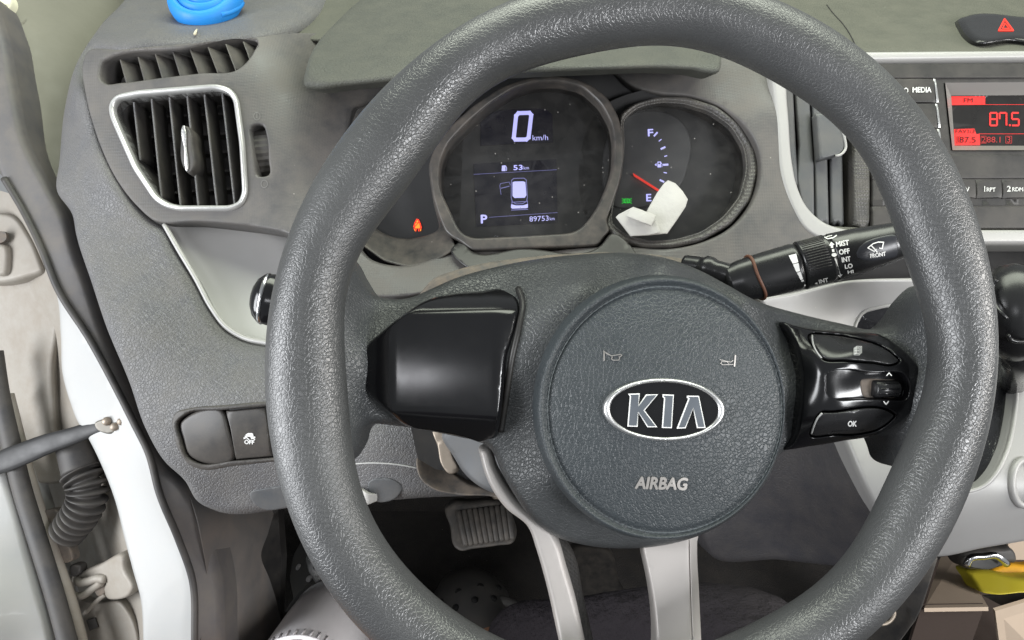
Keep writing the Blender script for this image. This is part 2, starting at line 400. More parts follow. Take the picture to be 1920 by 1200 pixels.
m_needle = M('needle_red', (0.7, 0.03, 0.02), 0.4, emit=(1.0, 0.04, 0.02), estr=0.5)
m_radlcd = M('radio_lcd', (0.012, 0.011, 0.011), 0.30)
m_radred = M('radio_red', (0.3, 0.01, 0.01), 0.5, emit=(1.0, 0.02, 0.015), estr=0.75)
m_radred2 = M('radio_red_dim', (0.2, 0.01, 0.01), 0.5, emit=(0.55, 0.015, 0.015), estr=0.45)
m_metal = M('bare_steel', (0.40, 0.34, 0.28), 0.45, metal=0.6, dust=0.4)
def lens_mat():
    m = bpy.data.materials.new('clear_lens'); m.use_nodes = True; nt = m.node_tree; nd = nt.nodes; nd.clear(); lk = nt.links.new
    o = nd.new('ShaderNodeOutputMaterial'); t = nd.new('ShaderNodeBsdfTransparent'); g = nd.new('ShaderNodeBsdfGlossy'); g.inputs['Roughness'].default_value = 0.08
    d = nd.new('ShaderNodeBsdfDiffuse'); d.inputs[0].default_value = (0.6, 0.57, 0.53, 1)
    fr = nd.new('ShaderNodeFresnel'); fr.inputs[0].default_value = 1.35
    m1 = nd.new('ShaderNodeMixShader'); lk(fr.outputs[0], m1.inputs[0]); lk(t.outputs[0], m1.inputs[1]); lk(g.outputs[0], m1.inputs[2])
    tc = nd.new('ShaderNodeTexCoord'); n = nd.new('ShaderNodeTexNoise'); n.inputs['Scale'].default_value = 90; n.inputs['Detail'].default_value = 8; lk(tc.outputs['Object'], n.inputs['Vector'])
    r = nd.new('ShaderNodeMapRange'); lk(n.outputs['Fac'], r.inputs[0]); r.inputs[1].default_value = 0.35; r.inputs[2].default_value = 0.75; r.inputs[3].default_value = 0.01; r.inputs[4].default_value = 0.035
    m2 = nd.new('ShaderNodeMixShader'); lk(r.outputs[0], m2.inputs[0]); lk(m1.outputs[0], m2.inputs[1]); lk(d.outputs[0], m2.inputs[2]); v = nd.new('ShaderNodeTexVoronoi'); v.inputs['Scale'].default_value = 190; lk(tc.outputs['Object'], v.inputs['Vector'])
    sp = nd.new('ShaderNodeMapRange'); lk(v.outputs['Distance'], sp.inputs[0]); sp.inputs[1].default_value = 0.05; sp.inputs[2].default_value = 0.13; sp.inputs[3].default_value = 0.5; sp.inputs[4].default_value = 0.0
    sc = nd.new('ShaderNodeSeparateColor'); lk(v.outputs['Color'], sc.inputs[0])
    gt = nd.new('ShaderNodeMath'); gt.operation = 'GREATER_THAN'; lk(sc.outputs[0], gt.inputs[0]); gt.inputs[1].default_value = 0.86
    mu = nd.new('ShaderNodeMath'); mu.operation = 'MULTIPLY'; lk(sp.outputs[0], mu.inputs[0]); lk(gt.outputs[0], mu.inputs[1])
    m3 = nd.new('ShaderNodeMixShader'); lk(mu.outputs[0], m3.inputs[0]); lk(m2.outputs[0], m3.inputs[1]); lk(d.outputs[0], m3.inputs[2]); lk(m3.outputs[0], o.inputs[0])
    return m
m_lens = lens_mat()

# ================================================================== THE SETTING: footwell floor and firewall
def quad_sheet(name, a, b, c, d, mat, n=2, kind='structure', th=0.0):
    V = np.array([a, b, c, d], float)
    return mk(name, V, [(0, 1, 2, 3)], mat, kind=kind)
quad_sheet('floor', (-0.62, -0.7, 0), (1.3, -0.7, 0), (1.3, 0.80, 0), (-0.62, 0.80, 0), m_carpet)
quad_sheet('firewall', (-0.62, 0.78, -0.003), (1.3, 0.78, -0.003), (1.3, 1.02, 0.42), (-0.62, 1.02, 0.42), m_carpet)

# ================================================================== DASHBOARD
dash = thing('dashboard', 'grey plastic car dashboard with round driver vent, silver trimmed centre stack and cluster hood', 'dashboard', pp(900, 960, -0.2))
left_edge = [(240, -90), (232, -20), (180, 40), (130, 120), (110, 200), (100, 300), (95, 355), (124, 400), (131, 437), (161, 531), (187, 610), (232, 719), (262, 805), (300, 870), (337, 905), (362, 945), (400, 964)]
fas_left = [(285, 412), (255, 386), (217, 337), (191, 285), (172, 232), (157, 169), (153, 115), (160, 97)]
pocket_edge = [(300, 421), (326, 467), (360, 524), (390, 580), (416, 614), (450, 635), (499, 646), (600, 650), (700, 640)]
# driver side body: top corner, outer cheek and knee panel in one moulding
body_out = left_edge + [(544, 957), (690, 946), (800, 938), (925, 930), (985, 915), (1010, 860), (1010, 700), (900, 640)] + pocket_edge[::-1] + fas_left + [(225, 90), (337, 79), (480, 66), (540, 52), (600, 20), (640, -90)]
s_body = SR([(232, -90, -.42), (430, -90, -.44), (640, -90, -.45), (160, 60, -.275), (300, 60, -.245), (480, 60, -.225), (560, 20, -.29), (240, 0, -.33), (430, 5, -.32),
             (110, 220, -.245), (157, 170, -.208), (172, 232, -.206), (110, 340, -.225), (240, 380, -.203), (290, 416, -.203), (360, 524, -.196), (170, 500, -.20), (250, 600, -.182), (260, 700, -.178),
             (450, 636, -.188), (600, 650, -.186), (300, 800, -.176), (420, 720, -.170), (420, 820, -.168), (520, 720, -.168), (420, 930, -.195), (600, 930, -.19), (700, 840, -.165), (900, 800, -.165), (900, 920, -.18), (1000, 800, -.17), (800, 650, -.18)])
sw_hole = [(334, 790), (348, 778), (416, 769), (497, 762), (600, 756), (606, 848), (510, 858), (437, 864), (371, 868), (352, 857), (340, 826)]
panel('driver_side_moulding', body_out, s_body, m_dash, dash, holes=[sw_hole], bevel=22, hbevel=4, drop=0.013, depth=0.05, step=13)
# switch bank
sw_frame = [(322, 793), (330, 773), (356, 765), (420, 759), (500, 752), (612, 744), (618, 858), (516, 866), (440, 874), (375, 880), (354, 871), (337, 848), (326, 817)]
s_sw = lambda dz: (lambda px, py: s_body(px, py) + N * dz)
bank = panel('switch_bank', sw_frame, s_sw(0.0012), m_dark, dash, holes=[sw_hole], bevel=4, drop=0.002, depth=0.008, step=10)
panel('blank_switch', [(337, 792), (350, 780), (416, 771), (426, 805), (435, 863), (371, 866), (353, 855), (342, 826)], s_sw(-0.001), m_switch, bank, bevel=6, drop=0.002, depth=0.012, step=9)
panel('traction_switch', [(421, 771), (496, 764), (508, 856), (440, 862), (430, 805)], s_sw(-0.001), m_switch, bank, bevel=3, drop=0.002, depth=0.012, step=9, smooth=False)
panel('spare_switch', [(501, 763), (602, 757), (606, 848), (513, 856)], s_sw(-0.001), m_switch, bank, bevel=3, drop=0.002, depth=0.012, step=9, smooth=False)
pr = Print()
pr.text('OFF', 467, 829, 7.5, 18, 2, bold=0.5)
pr.poly([(460, 819), (460, 815), (463, 813), (465, 812), (472, 812), (474, 814), (475, 819)]).line([(457, 822), (461, 820)], 3).line([(471, 822), (477, 820)], 3).line([(459, 818), (466, 824)], 2).line([(466, 817), (477, 824)], 2)
pr.build('legend', s_sw(-0.001), m_ink, bank, off=0.0004)
# lower knee panel: seam, hatch lids
sweep('panel_seam', np.array([s_body(np.array(float(x)), np.array(float(y))) + N * 0.0003 for x, y in catmull([(640, 872), (700, 868), (745, 871), (785, 878)], False, 8)]), 0.0006, m_ink2, dash, seg=6)
for q in ([(468, 925), (500, 915), (560, 908), (600, 905), (600, 945), (540, 952), (495, 955), (478, 945)], [(690, 905), (735, 898), (755, 914), (745, 932), (700, 938)]):
    panel('hatch_lid', q, s_sw(0.0010), m_lower, dash, bevel=3, drop=0.001, depth=0.004, step=10)
# silver storage pocket
s_pocket = SR([(290, 410, -.212), (520, 420, -.240), (720, 430, -.245), (400, 560, -.212), (500, 640, -.203), (720, 650, -.205), (560, 540, -.226), (450, 480, -.226)])
m_pocket = M('pocket_silver_paint', (0.40, 0.395, 0.39), 0.36, metal=0.2, dust=0.1)
panel('storage_pocket', [(270, 395), (500, 405), (590, 440), (650, 500), (740, 540), (740, 670), (520, 668), (430, 645), (380, 600), (330, 500)], s_pocket, m_pocket, dash, bevel=0, depth=0.01, step=16, smooth=False)
pk = np.array([s_body(np.array(x), np.array(y)) - N * 0.004 for x, y in catmull([(p[0] + 3.5, p[1] - 2.5) for p in pocket_edge[:7]], False, 6)])
sweep('pocket_trim', pk, 0.0020, m_silver, dash, seg=10)
# knurled fascia
fas_out = fas_left + [(225, 91), (337, 80), (480, 67), (520, 62), (560, 60), (700, 70), (1000, 70), (1300, 80), (1400, 84), (1445, 92), (1462, 115), (1466, 200), (1472, 300), (1480, 340), (1502, 395), (1532, 440), (1548, 470), (1480, 495), (1400, 505), (1300, 505), (1150, 505), (980, 505), (880, 515), (800, 548), (690, 556), (610, 540), (560, 450), (540, 439), (487, 427), (375, 416)]
vent_in = Z(ZA, [(572, 535), (598, 500), (700, 480), (1080, 450), (1140, 465), (1168, 505), (1197, 720), (1212, 960), (1195, 1010), (1150, 1027), (900, 1027), (840, 1012), (790, 980), (690, 830), (610, 650), (580, 580)])
vent_in = smoothed(vent_in, 5); vent_out = smoothed(vent_in, 3, 11.0)
slot = Z(ZA, [(500, 350), (510, 310), (540, 292), (900, 242), (1240, 192), (1285, 205), (1262, 260), (1235, 300), (1190, 340), (1000, 362), (800, 385), (600, 410), (520, 412), (502, 395)])
wheel_slot = Z(ZA, [(1258, 632), (1310, 624), (1330, 680), (1340, 800), (1341, 872), (1290, 878), (1272, 800), (1262, 720)])
clus_hole = [(645, 330), (655, 420), (690, 482), (762, 498), (840, 474), (862, 470), (1000, 472), (1128, 462), (1180, 462), (1250, 466), (1318, 453), (1373, 424), (1411, 377), (1426, 317), (1422, 282), (1398, 238), (1350, 200), (1290, 180), (1237, 175), (1185, 160), (1150, 135), (1100, 118), (960, 122), (860, 175), (760, 195), (690, 245)]
s_fas = SR([(160, 97, -.210), (160, 170, -.210), (200, 300, -.206), (285, 412, -.203), (480, 67, -.222), (480, 200, -.203), (480, 427, -.200), (540, 300, -.203), (540, 439, -.198), (545, 120, -.225), (600, 90, -.262), (600, 180, -.232), (620, 280, -.222),
            (610, 430, -.200), (640, 350, -.225), (690, 250, -.242), (700, 550, -.185), (800, 540, -.185), (704, 460, -.205), (760, 470, -.208), (850, 480, -.205), (1000, 495, -.20), (1150, 495, -.20), (1300, 495, -.198),
            (1000, 80, -.262), (1200, 100, -.255), (1300, 150, -.235), (1380, 180, -.222), (1440, 120, -.222), (1430, 200, -.208), (1445, 320, -.204), (1440, 420, -.198), (1400, 460, -.197), (1520, 440, -.20), (1530, 250, -.21), (760, 200, -.26), (860, 150, -.262)])
panel('fascia', fas_out, s_fas, m_fascia, dash, holes=[vent_in, slot, wheel_slot, clus_hole], bevel=5, drop=0.003, depth=0.03, step=11)
# demister slot with eight vanes
dem = panel('demister_vent', Z(ZA, [(480, 280), (1300, 170), (1300, 420), (480, 430)]), SW(-0.262), m_rubber2, dash, bevel=0, depth=0.01, step=20, smooth=False)
for (a, b) in [((588, 296), (622, 408)), ((678, 282), (712, 396)), ((765, 268), (803, 384)), ((853, 256), (893, 372)), ((940, 244), (988, 363)), ((1030, 233), (1080, 350)), ((1120, 218), (1170, 338)), ((1208, 205), (1242, 285))]:
    (x0, y0), (x1, y1) = Z(ZA, [a, b])
    panel('vane', [(x0 - 1, y0 - 3), (x0 + 1.2, y0 - 3), (x1 + 1.2, y1 + 2), (x1 - 1, y1 + 2)], lambda px, py: s_fas(px, py) - N * 0.004, m_dark, dem, bevel=0, depth=0.026, step=12, smooth=False, back=(-N + 0.75 * RT) / 1.25)
# driver vent
vent = panel('air_vent', vent_out, lambda px, py: s_fas(px, py) + N * 0.003, m_ring, dash, holes=[vent_in], bevel=5.5, drop=0.0035, depth=0.012, step=6)
vent['label'] = 'silver ringed driver side air vent'
panel('vent_back', [(190, 150), (470, 140), (480, 400), (270, 400)], SW(-0.262), m_rubber2, vent, bevel=0, depth=0.005, step=30, smooth=False)
def slat_line(x0, y0, x1, y1, wd): 
    return [(x0 - wd, y0), (x0 + wd, y0), (x1 + wd, y1), (x1 - wd, y1)]
for a, b in [((650, 498), (682, 790)), ((740, 482), (790, 985)), ((830, 472), (886, 1020)), ((920, 466), (976, 1022)), ((1007, 458), (1070, 1022)), ((1097, 455), (1160, 1022))]:
    (x0, y0), (x1, y1) = Z(ZA, [a, b])
    panel('slat', slat_line(x0, y0, x1, y1, 2.4), lambda px, py: s_fas(px, py) - N * 0.006, m_rubber2, vent, bevel=1.4, drop=0.0006, depth=0.020, step=10, smooth=False, back=(-N + 0.05 * RT))
    panel('slat_edge', slat_line(x0, y0, x1, y1, 1.5), lambda px, py: s_fas(px, py) - N * 0.0055, m_dash, vent, bevel=0.8, drop=0.0004, depth=0.001, step=12, smooth=False)
for y in (585, 685, 775, 870, 960):
    (x0, y0), (x1, y1) = Z(ZA, [(600 if y < 700 else 690 if y < 900 else 800, y + 8), (1210, y - 22)])
    panel('cross_slat', [(x0, y0 - 2), (x1, y1 - 2), (x1, y1 + 2), (x0, y0 + 2)], SW(-0.238), m_dark, vent, bevel=0, depth=0.012, step=12, smooth=False)
panel('vent_tab', Z(ZA, [(912, 640), (925, 628), (940, 632), (960, 660), (968, 720), (972, 850), (958, 870), (938, 865), (925, 850), (905, 700)]), lambda px, py: s_fas(px, py) + N * 0.002, m_dark, vent, bevel=4, drop=0.004, depth=0.014, step=5)
panel('tab_strip', Z(ZA, [(916, 645), (921, 633), (928, 633), (933, 645), (940, 740), (948, 845), (945, 860), (939, 860), (934, 845), (925, 740)]), lambda px, py: s_fas(px, py) + N * 0.0035, m_satin, vent, bevel=2, drop=0.001, depth=0.003, step=5)
# vent thumb wheel
tw = Z(ZA, [(1298, 632), (1296, 700), (1302, 790), (1316, 872)])
cen = [pp(x, y, -0.213) for x, y in tw]
axis_u = (cen[-1] - cen[0]); Lw = np.linalg.norm(axis_u); axis_u /= Lw; mid = (cen[0] + cen[-1]) / 2 - N * 0.012
side = np.cross(axis_u, N)
th = np.linspace(0, 2 * math.pi, 60, endpoint=False); V = []; F = []
for k, t in enumerate(th):
    r = (Lw * 0.62) * (1.0 if k % 2 else 0.975)
    for s in (-0.0115, 0.0115): V.append(mid - N * 0.0035 + (axis_u * math.cos(t) + N * math.sin(t)) * r * 0.98 + side * s)
for k in range(60): F.append((2*k, 2*k+1, (2*k+3) % 120, (2*k+2) % 120))
F += [tuple(range(0, 120, 2)), tuple(range(119, 0, -2))]
mk('vent_wheel', V, F, m_switch, dash, smooth=False)
for (cx, cy) in Z(ZA, [(1285, 582), (1322, 920)]):
    pr = Print().line([(cx + 6 * math.cos(t), cy + 7 * math.sin(t)) for t in np.linspace(0, 2*math.pi, 14, endpoint=False)], 1.3, True)
    if cy < 300: pr.line(Z(ZA, [(1285, 562), (1285, 590)]), 1.5)
    pr.build('vent_mark', s_fas, m_etch, dash, off=0.0004)

# dash top pad and cluster hood
s_top = SR([(500, -120, -.48), (1000, -120, -.48), (1990, -120, -.46), (500, 0, -.345), (1000, 0, -.345), (1500, 0, -.335), (1990, 0, -.325), (560, 60, -.27), (1000, 70, -.27), (1440, 98, -.232), (1620, 98, -.214), (1990, 96, -.208), (1800, 60, -.25)])
haz = Z(ZF, [(1040, 112), (1075, 97), (1370, 100), (1500, 104), (1500, 210), (1300, 216), (1110, 216), (1085, 195), (1055, 150)])
panel('top_pad', [(480, -120), (2320, -120), (2320, 92), (2000, 95), (1640, 96), (1600, 97), (1500, 104), (1440, 106), (1000, 90), (560, 72), (470, 62)], s_top, m_top, dash, bevel=8, drop=0.004, depth=0.02, step=22, smooth=False)
sweep('top_pad_seam', np.array([s_top(np.array(x), np.array(y)) + N * 0.0002 for x, y in catmull(Z(ZF, [(400, 25), (430, 65), (480, 120), (520, 180), (552, 250)]), False, 6)]), 0.0005, m_black, dash, seg=6)
s_hood = SR([(569, 165, -.172), (575, 125, -.178), (620, 50, -.25), (690, -10, -.31), (900, -40, -.33), (1200, -60, -.34), (760, 150, -.160), (1000, 135, -.155), (1200, 128, -.155), (1350, 132, -.168), (1356, 100, -.18), (1000, 90, -.175), (1000, 40, -.24), (750, 100, -.185), (1330, 50, -.235)])
hood_out = [(569, 163), (570, 121), (588, 82), (625, 40), (690, -15), (800, -45), (1000, -60), (1200, -60), (1300, 0), (1345, 70), (1357, 104), (1354, 132), (1300, 128), (1237, 125), (1133, 128), (987, 134), (860, 141), (733, 150), (640, 159), (580, 165)]
panel('cluster_hood', hood_out, s_hood, m_hood, dash, bevel=16, drop=0.010, depth=0.035, step=12, back=FW * 1.0 + UP * 0.22)
hz = panel('hazard_switch', haz, lambda px, py: s_top(px, py) + N * 0.009, m_stalk, dash, bevel=8, drop=0.004, depth=0.03, step=8)
hz['label'] = 'hazard warning switch with a glowing red triangle'
pr = Print(); (tx, ty), = Z(ZF, [(1258, 155)])
tri = lambda s: [(tx - 1, ty - 12 * s - 1), (tx + 13 * s + 1, ty + 8 * s), (tx - 12 * s, ty + 8 * s)]
pr.line(tri(1.0), 3.2, True).line([(x + 0.4, y + 1) for x, y in tri(0.45)], 2.0, True)
pr.build('hazard_triangle', lambda px, py: s_top(px, py) + N * 0.009, m_redl, dash, off=0.0005)

# dark carcass behind the mouldings
panel('carcass', [(150, 150), (560, 120), (1400, 120), (2320, 130), (2320, 880), (1400, 860), (1000, 905), (420, 925), (300, 700)], SW(-0.292), m_black, dash, bevel=0, depth=0.33, step=60, smooth=False)

# centre stack: silver frame, vent, lower console
fr_out = [(1446, 146), (1449, 112), (1475, 95), (1610, 94), (2000, 91), (2320, 89), (2320, 89), (2320, 458), (2320, 458), (2000, 458), (1840, 458), (1640, 460), (1572, 458), (1540, 450), (1509, 431), (1486, 394), (1464, 330), (1457, 262), (1451, 187)]
fr_in = [(1478, 161), (1480, 128), (1496, 116), (1640, 115), (1990, 111), (2300, 110), (2300, 110), (2300, 429), (2300, 429), (1990, 429), (1840, 429), (1640, 430), (1590, 428), (1550, 416), (1516, 386), (1497, 345), (1488, 300), (1482, 225)]
s_cs = SR([(1446, 140, -.206), (1460, 300, -.203), (1520, 430, -.199), (1640, 450, -.20), (2000, 450, -.205), (1640, 100, -.21), (2000, 98, -.21)])
panel('centre_frame', fr_out, s_cs, m_silver, dash, holes=[fr_in], bevel=8, drop=0.006, depth=0.03, step=8, hsmooth=True)
cv = panel('centre_vent', [(1470, 110), (1660, 110), (1660, 440), (1500, 440), (1470, 300)], SW(-0.262), m_rubber2, dash, bevel=0, depth=0.005, step=30, smooth=False)
cv['label'] = 'upright slatted vent beside the radio'
for q in ([(206, 380), (262, 420), (275, 700), (290, 915), (272, 918), (250, 850), (232, 700), (216, 500)],
          [(262, 380), (340, 380), (352, 560), (368, 800), (372, 1075), (350, 1082), (300, 1000), (278, 880), (288, 700)],
          [(350, 380), (420, 380), (435, 700), (446, 1100), (432, 1112), (420, 1095), (395, 1110), (375, 1090), (370, 800)],
          [(436, 380), (500, 420), (512, 700), (522, 1100), (505, 1112), (490, 1095), (470, 1105), (452, 1090), (448, 800)]):
    panel('slat', Z(ZF, q), lambda px, py: s_cs(px, py) - N * 0.012 + RT * 0, m_lower, cv, bevel=5, drop=0.004, depth=0.012, step=8, smooth=False, back=(-N + 0.3 * RT))
panel('vent_tab', Z(ZF, [(355, 560), (470, 560), (490, 640), (500, 740), (470, 768), (375, 793), (365, 700)]), lambda px, py: s_cs(px, py) - N * 0.002, m_lower, cv, bevel=4, drop=0.002, depth=0.008, step=7, smooth=False)
sweep('tab_edge', np.array([s_cs(np.array(x), np.array(y)) - N * 0.002 for x, y in catmull(Z(ZF, [(480, 640), (496, 690), (498, 745), (470, 772), (450, 776)]), False, 4)]), 0.0011, m_silver, cv, seg=8)
panel('divider', Z(ZF, [(552, 300), (630, 300), (640, 800), (638, 1120), (600, 1132), (556, 1112), (552, 800)]), lambda px, py: s_cs(px, py) - N * 0.006, m_knurl, cv, bevel=4, drop=0.003, depth=0.02, step=9, smooth=False)
panel('vent_floor', [(1548, 420), (1640, 424), (1640, 436), (1570, 436)], lambda px, py: s_cs(px, py) - N * 0.008, m_top, cv, bevel=0, depth=0.03, step=9, smooth=False)

# ================================================================== INSTRUMENT CLUSTER
clu = thing('instrument_cluster', 'dusty digital instrument cluster showing zero km/h beside a round fuel gauge', 'gauges', pp(1000, 450, -0.24))
WF = -0.2455
panel('backplate', [(600, 250), (700, 180), (900, 110), (1150, 110), (1300, 160), (1440, 220), (1440, 460), (1250, 485), (860, 485), (650, 460)], SW(WF - 0.012), m_face, clu, bevel=0, depth=0.01, step=40, smooth=False)
cen_out = [(806, 334), (804, 305), (817, 267), (850, 230), (887, 197), (940, 162), (987, 145), (1033, 139), (1077, 145), (1115, 161), (1142, 185), (1160, 217), (1170, 261), (1170, 299), (1163, 340), (1150, 380), (1137, 415), (1146, 430), (1130, 448), (1124, 460), (1090, 462), (975, 466), (885, 470), (862, 452), (846, 444), (834, 434), (822, 405), (810, 365)]
cen_in = [(824, 350), (824, 305), (838, 270), (873, 232), (917, 194), (963, 165), (1004, 153), (1048, 152), (1092, 162), (1127, 194), (1147, 232), (1152, 270), (1150, 311), (1138, 349), (1118, 392), (1094, 424), (1074, 436), (975, 442), (884, 446), (862, 434), (844, 396), (830, 366)]
cen_out = smoothed(cen_out, 6); cen_in = smoothed(cen_in, 9)
s_cb = SR([(806, 300, -.214), (1033, 139, -.222), (1170, 280, -.212), (850, 450, -.203), (980, 465, -.198), (1125, 455, -.203)])
cb = panel('speedometer', cen_out, s_cb, m_bezel, clu, holes=[cen_in], bevel=4.5, drop=0.003, depth=0.03, step=7)
cen_in2 = np.array(cen_in)
# face inside the middle ring
panel('face', [(x, y) for x, y in cen_in2 + (cen_in2 - cen_in2.mean(0)) * 0.05], SW(WF), m_face, cb, bevel=0, depth=0.004, step=40)
panel('speed_window', Z(ZM, [(345, 300), (480, 262), (700, 250), (765, 256), (808, 290), (812, 470), (560, 478), (345, 492)]), SW(WF + 0.001), m_lcd, cb, bevel=0, depth=0.0, step=40, smooth=False)
panel('screen', Z(ZM, [(300, 607), (833, 577), (843, 985), (318, 1012)]), SW(WF + 0.001), m_lcd, cb, bevel=0, depth=0.0, step=40, smooth=False)
pr = Print()
zero = Z(ZM, [(590, 283), (660, 281), (672, 295), (655, 440), (640, 452), (570, 453), (560, 440), (575, 300)])
pr.line(zero, 7.5, True)
pr.text('km/h', *Z(ZM, [(730, 440)])[0], 10, 29, -2)
pr.build('speed_digits', SW(WF + 0.001), m_lcdw, cb, off=0.0006); pr = Print()
pr.text('53', *Z(ZM, [(587, 632)])[0], 9, 17, -2, bold=0.3).text('km', *Z(ZM, [(640, 634)])[0], 6, 10, -2)
pr.poly(Z(ZM, [(482, 655), (484, 620), (506, 618), (507, 655)])).line(Z(ZM, [(508, 622), (514, 635), (513, 652)]), 1.2).build('range_text', SW(WF + 0.001), m_lcdw, cb, off=0.0006); pr = Print()
pr.text('P', *Z(ZM, [(369, 963)])[0], 15, 11, -2, bold=0.7).build('gear_text', SW(WF + 0.001), m_lcdw, cb, off=0.0006); pr = Print()
pr.text('89753', *Z(ZM, [(722, 960)])[0], 9.5, 36, -3).text('km', *Z(ZM, [(806, 960)])[0], 6, 9, -3)
pr.build('odometer_text', SW(WF + 0.001), m_lcdw, cb, off=0.0006); pr = Print()
pr.poly(Z(ZM, [(552, 726), (565, 722), (620, 721), (634, 726), (641, 810), (630, 826), (565, 828), (552, 815)]))
pr.poly(Z(ZM, [(543, 868), (575, 876), (620, 875), (650, 866), (651, 890), (640, 893), (550, 896), (542, 890)]))
pr.build('car_symbol', SW(WF + 0.001), m_lcdw, cb, off=0.0006)
pr = Print()
pr.line(Z(ZM, [(545, 715), (560, 702), (625, 700), (640, 712), (647, 820), (642, 850), (552, 855), (543, 825)]), 1.4, True)
pr.line(Z(ZM, [(545, 905), (650, 900)]), 1.6).line(Z(ZM, [(548, 885), (548, 850), (575, 866), (618, 864), (647, 845), (648, 880)]), 1.4)
pr.line(Z(ZM, [(538, 745), (530, 725), (475, 735), (470, 750), (478, 805)]), 1.0).line(Z(ZM, [(480, 765), (530, 752)]), 1.6)
pr.line(Z(ZM, [(302, 676), (836, 646)]), 0.7).line(Z(ZM, [(400, 952), (840, 921)]), 0.7)
pr.build('display_outline', SW(WF + 0.001), m_lcdw2, cb, off=0.0005)
panel('lens', cen_in, lambda px, py: s_cb(px, py) - N * 0.016, m_lens, cb, bevel=0, depth=0, step=18)
# right hand gauge
rg_out = Z(ZE, [(268, 505), (330, 462), (440, 428), (570, 428), (710, 472), (825, 560), (888, 675), (898, 765), (864, 900), (775, 1010), (640, 1085), (500, 1115), (380, 1115), (280, 1090), (215, 1040), (195, 1000), (230, 960)])
rg_in = Z(ZE, [(283, 530), (350, 475), (450, 452), (560, 457), (680, 492), (780, 562), (838, 660), (848, 760), (818, 880), (740, 978), (640, 1046), (520, 1080), (400, 1086), (300, 1058), (228, 1005), (240, 900), (276, 780), (290, 650)])
rg_in = smoothed(rg_in, 9); rg_out = smoothed(rg_out, 7)
s_rg = SR([(1165, 210, -.232), (1237, 180, -.232), (1300, 185, -.226), (1420, 300, -.212), (1330, 440, -.203), (1200, 460, -.203), (1150, 430, -.208)])
fg = panel('fuel_gauge', rg_out, s_rg, m_knurl, clu, holes=[rg_in], bevel=8, drop=0.005, depth=0.03, step=7)
lp = catmull(rg_in, True, 8); sweep('bezel_line', s_rg(lp[:, 0], lp[:, 1]) - N * 0.0035, 0.0009, m_knurl, fg, seg=8, closed=True)
panel('face', [(1130, 200), (1237, 165), (1330, 175), (1420, 250), (1425, 330), (1380, 430), (1300, 475), (1180, 475), (1120, 440)], SW(WF), m_face, fg, bevel=0, depth=0.004, step=40)
panel('dial', Z(ZE, [(265, 545), (330, 510), (420, 497), (490, 510), (545, 545), (580, 600), (590, 670), (575, 750), (550, 820), (500, 880), (420, 920), (250, 930)]), SW(WF + 0.002), m_dial, fg, bevel=3, drop=0.001, depth=0.002, step=12)
pr = Print()
fx, fy = Z(ZE, [(407, 598)])[0]; pr.text('F', fx, fy, 13, 9.5, -2, bold=0.4); ex, ey = Z(ZE, [(399, 890)])[0]; pr.text('E', ex, ey, 13, 9, -2, bold=0.4)
for (x, y, a, l, wd) in [(430, 605, -48, 8, 3.2), (450, 632, -38, 5, 1.8), (463, 667, -25, 7.5, 3.4), (475, 703, -15, 4.5, 1.8), (475, 742, -3, 7.5, 3.6), (473, 778, 10, 5, 1.8), (458, 815, 25, 7, 3.2)]:
    (qx, qy), = Z(ZE, [(x, y)]); c, s = math.cos(RAD(a)), math.sin(RAD(a)); pr.line([(qx - c*l/2, qy - s*l/2), (qx + c*l/2, qy + s*l/2)], wd)
pr.poly(Z(ZE, [(425, 742), (434, 735), (434, 749)])).line(Z(ZE, [(440, 730), (440, 752), (452, 752), (452, 730)]), 1.6, True).poly(Z(ZE, [(440, 740), (452, 740), (452, 753), (440, 753)])).line(Z(ZE, [(454, 733), (459, 740), (458, 752)]), 1.1)
pr.build('gauge_marks', SW(WF + 0.002), m_lcdw, fg, off=0.0006)
pr = Print(); gx, gy = Z(ZE, [(300, 905)])[0]
for sg in (-1, 1):
    pr.line([(gx + sg*1.5, gy - 4), (gx + sg*4.5, gy - 3), (gx + sg*4.5, gy + 3), (gx + sg*1.5, gy + 4)], 1.3, True)
    for dy in (-4, 0, 4): pr.line([(gx + sg*5.5, gy + dy*0.6), (gx + sg*9, gy + dy*1.2)], 1.1)
pr.build('side_light_icon', SW(WF + 0.002), m_grn, fg, off=0.0008)
(n0, n1, n2) = Z(ZE, [(330, 785), (440, 858), (330, 780)])
panel('needle', [(1187, 324.5), (1236, 355.5), (1234.5, 359), (1189, 330)], SW(WF + 0.006), m_needle, fg, bevel=0, depth=0.001, step=20, smooth=False)
panel('lens', rg_in, lambda px, py: s_rg(px, py) - N * 0.012, m_lens, fg, bevel=0, depth=0, step=18)
# left hand gauge, mostly behind the rim
lg_in = [(650, 300), (668, 390), (704, 429), (733, 444), (768, 448), (800, 441), (826, 430), (812, 380), (802, 310), (830, 240), (760, 200), (690, 220)]
lg_out = [(632, 300), (645, 400), (671, 455), (720, 490), (765, 502), (810, 494), (856, 466), (846, 440), (826, 405), (813, 340), (828, 262), (850, 228), (760, 180), (670, 200)]
lg_in = smoothed(lg_in, 9); lg_out = smoothed(lg_out, 7)
s_lg = SR([(632, 300, -.222), (704, 429, -.224), (768, 448, -.226), (671, 455, -.206), (765, 502, -.202), (850, 462, -.204), (826, 420, -.222), (760, 190, -.24), (840, 240, -.235)])
lg = panel('temperature_gauge', lg_out, s_lg, m_bezel, clu, holes=[lg_in], bevel=5, drop=0.002, depth=0.025, step=9)
panel('face', [(600, 230), (760, 170), (870, 220), (860, 480), (740, 500), (620, 470)], SW(WF), m_face, lg, bevel=0, depth=0.004, step=40, smooth=False)
bx, by = Z(ZT, [(708, 240)])[0]
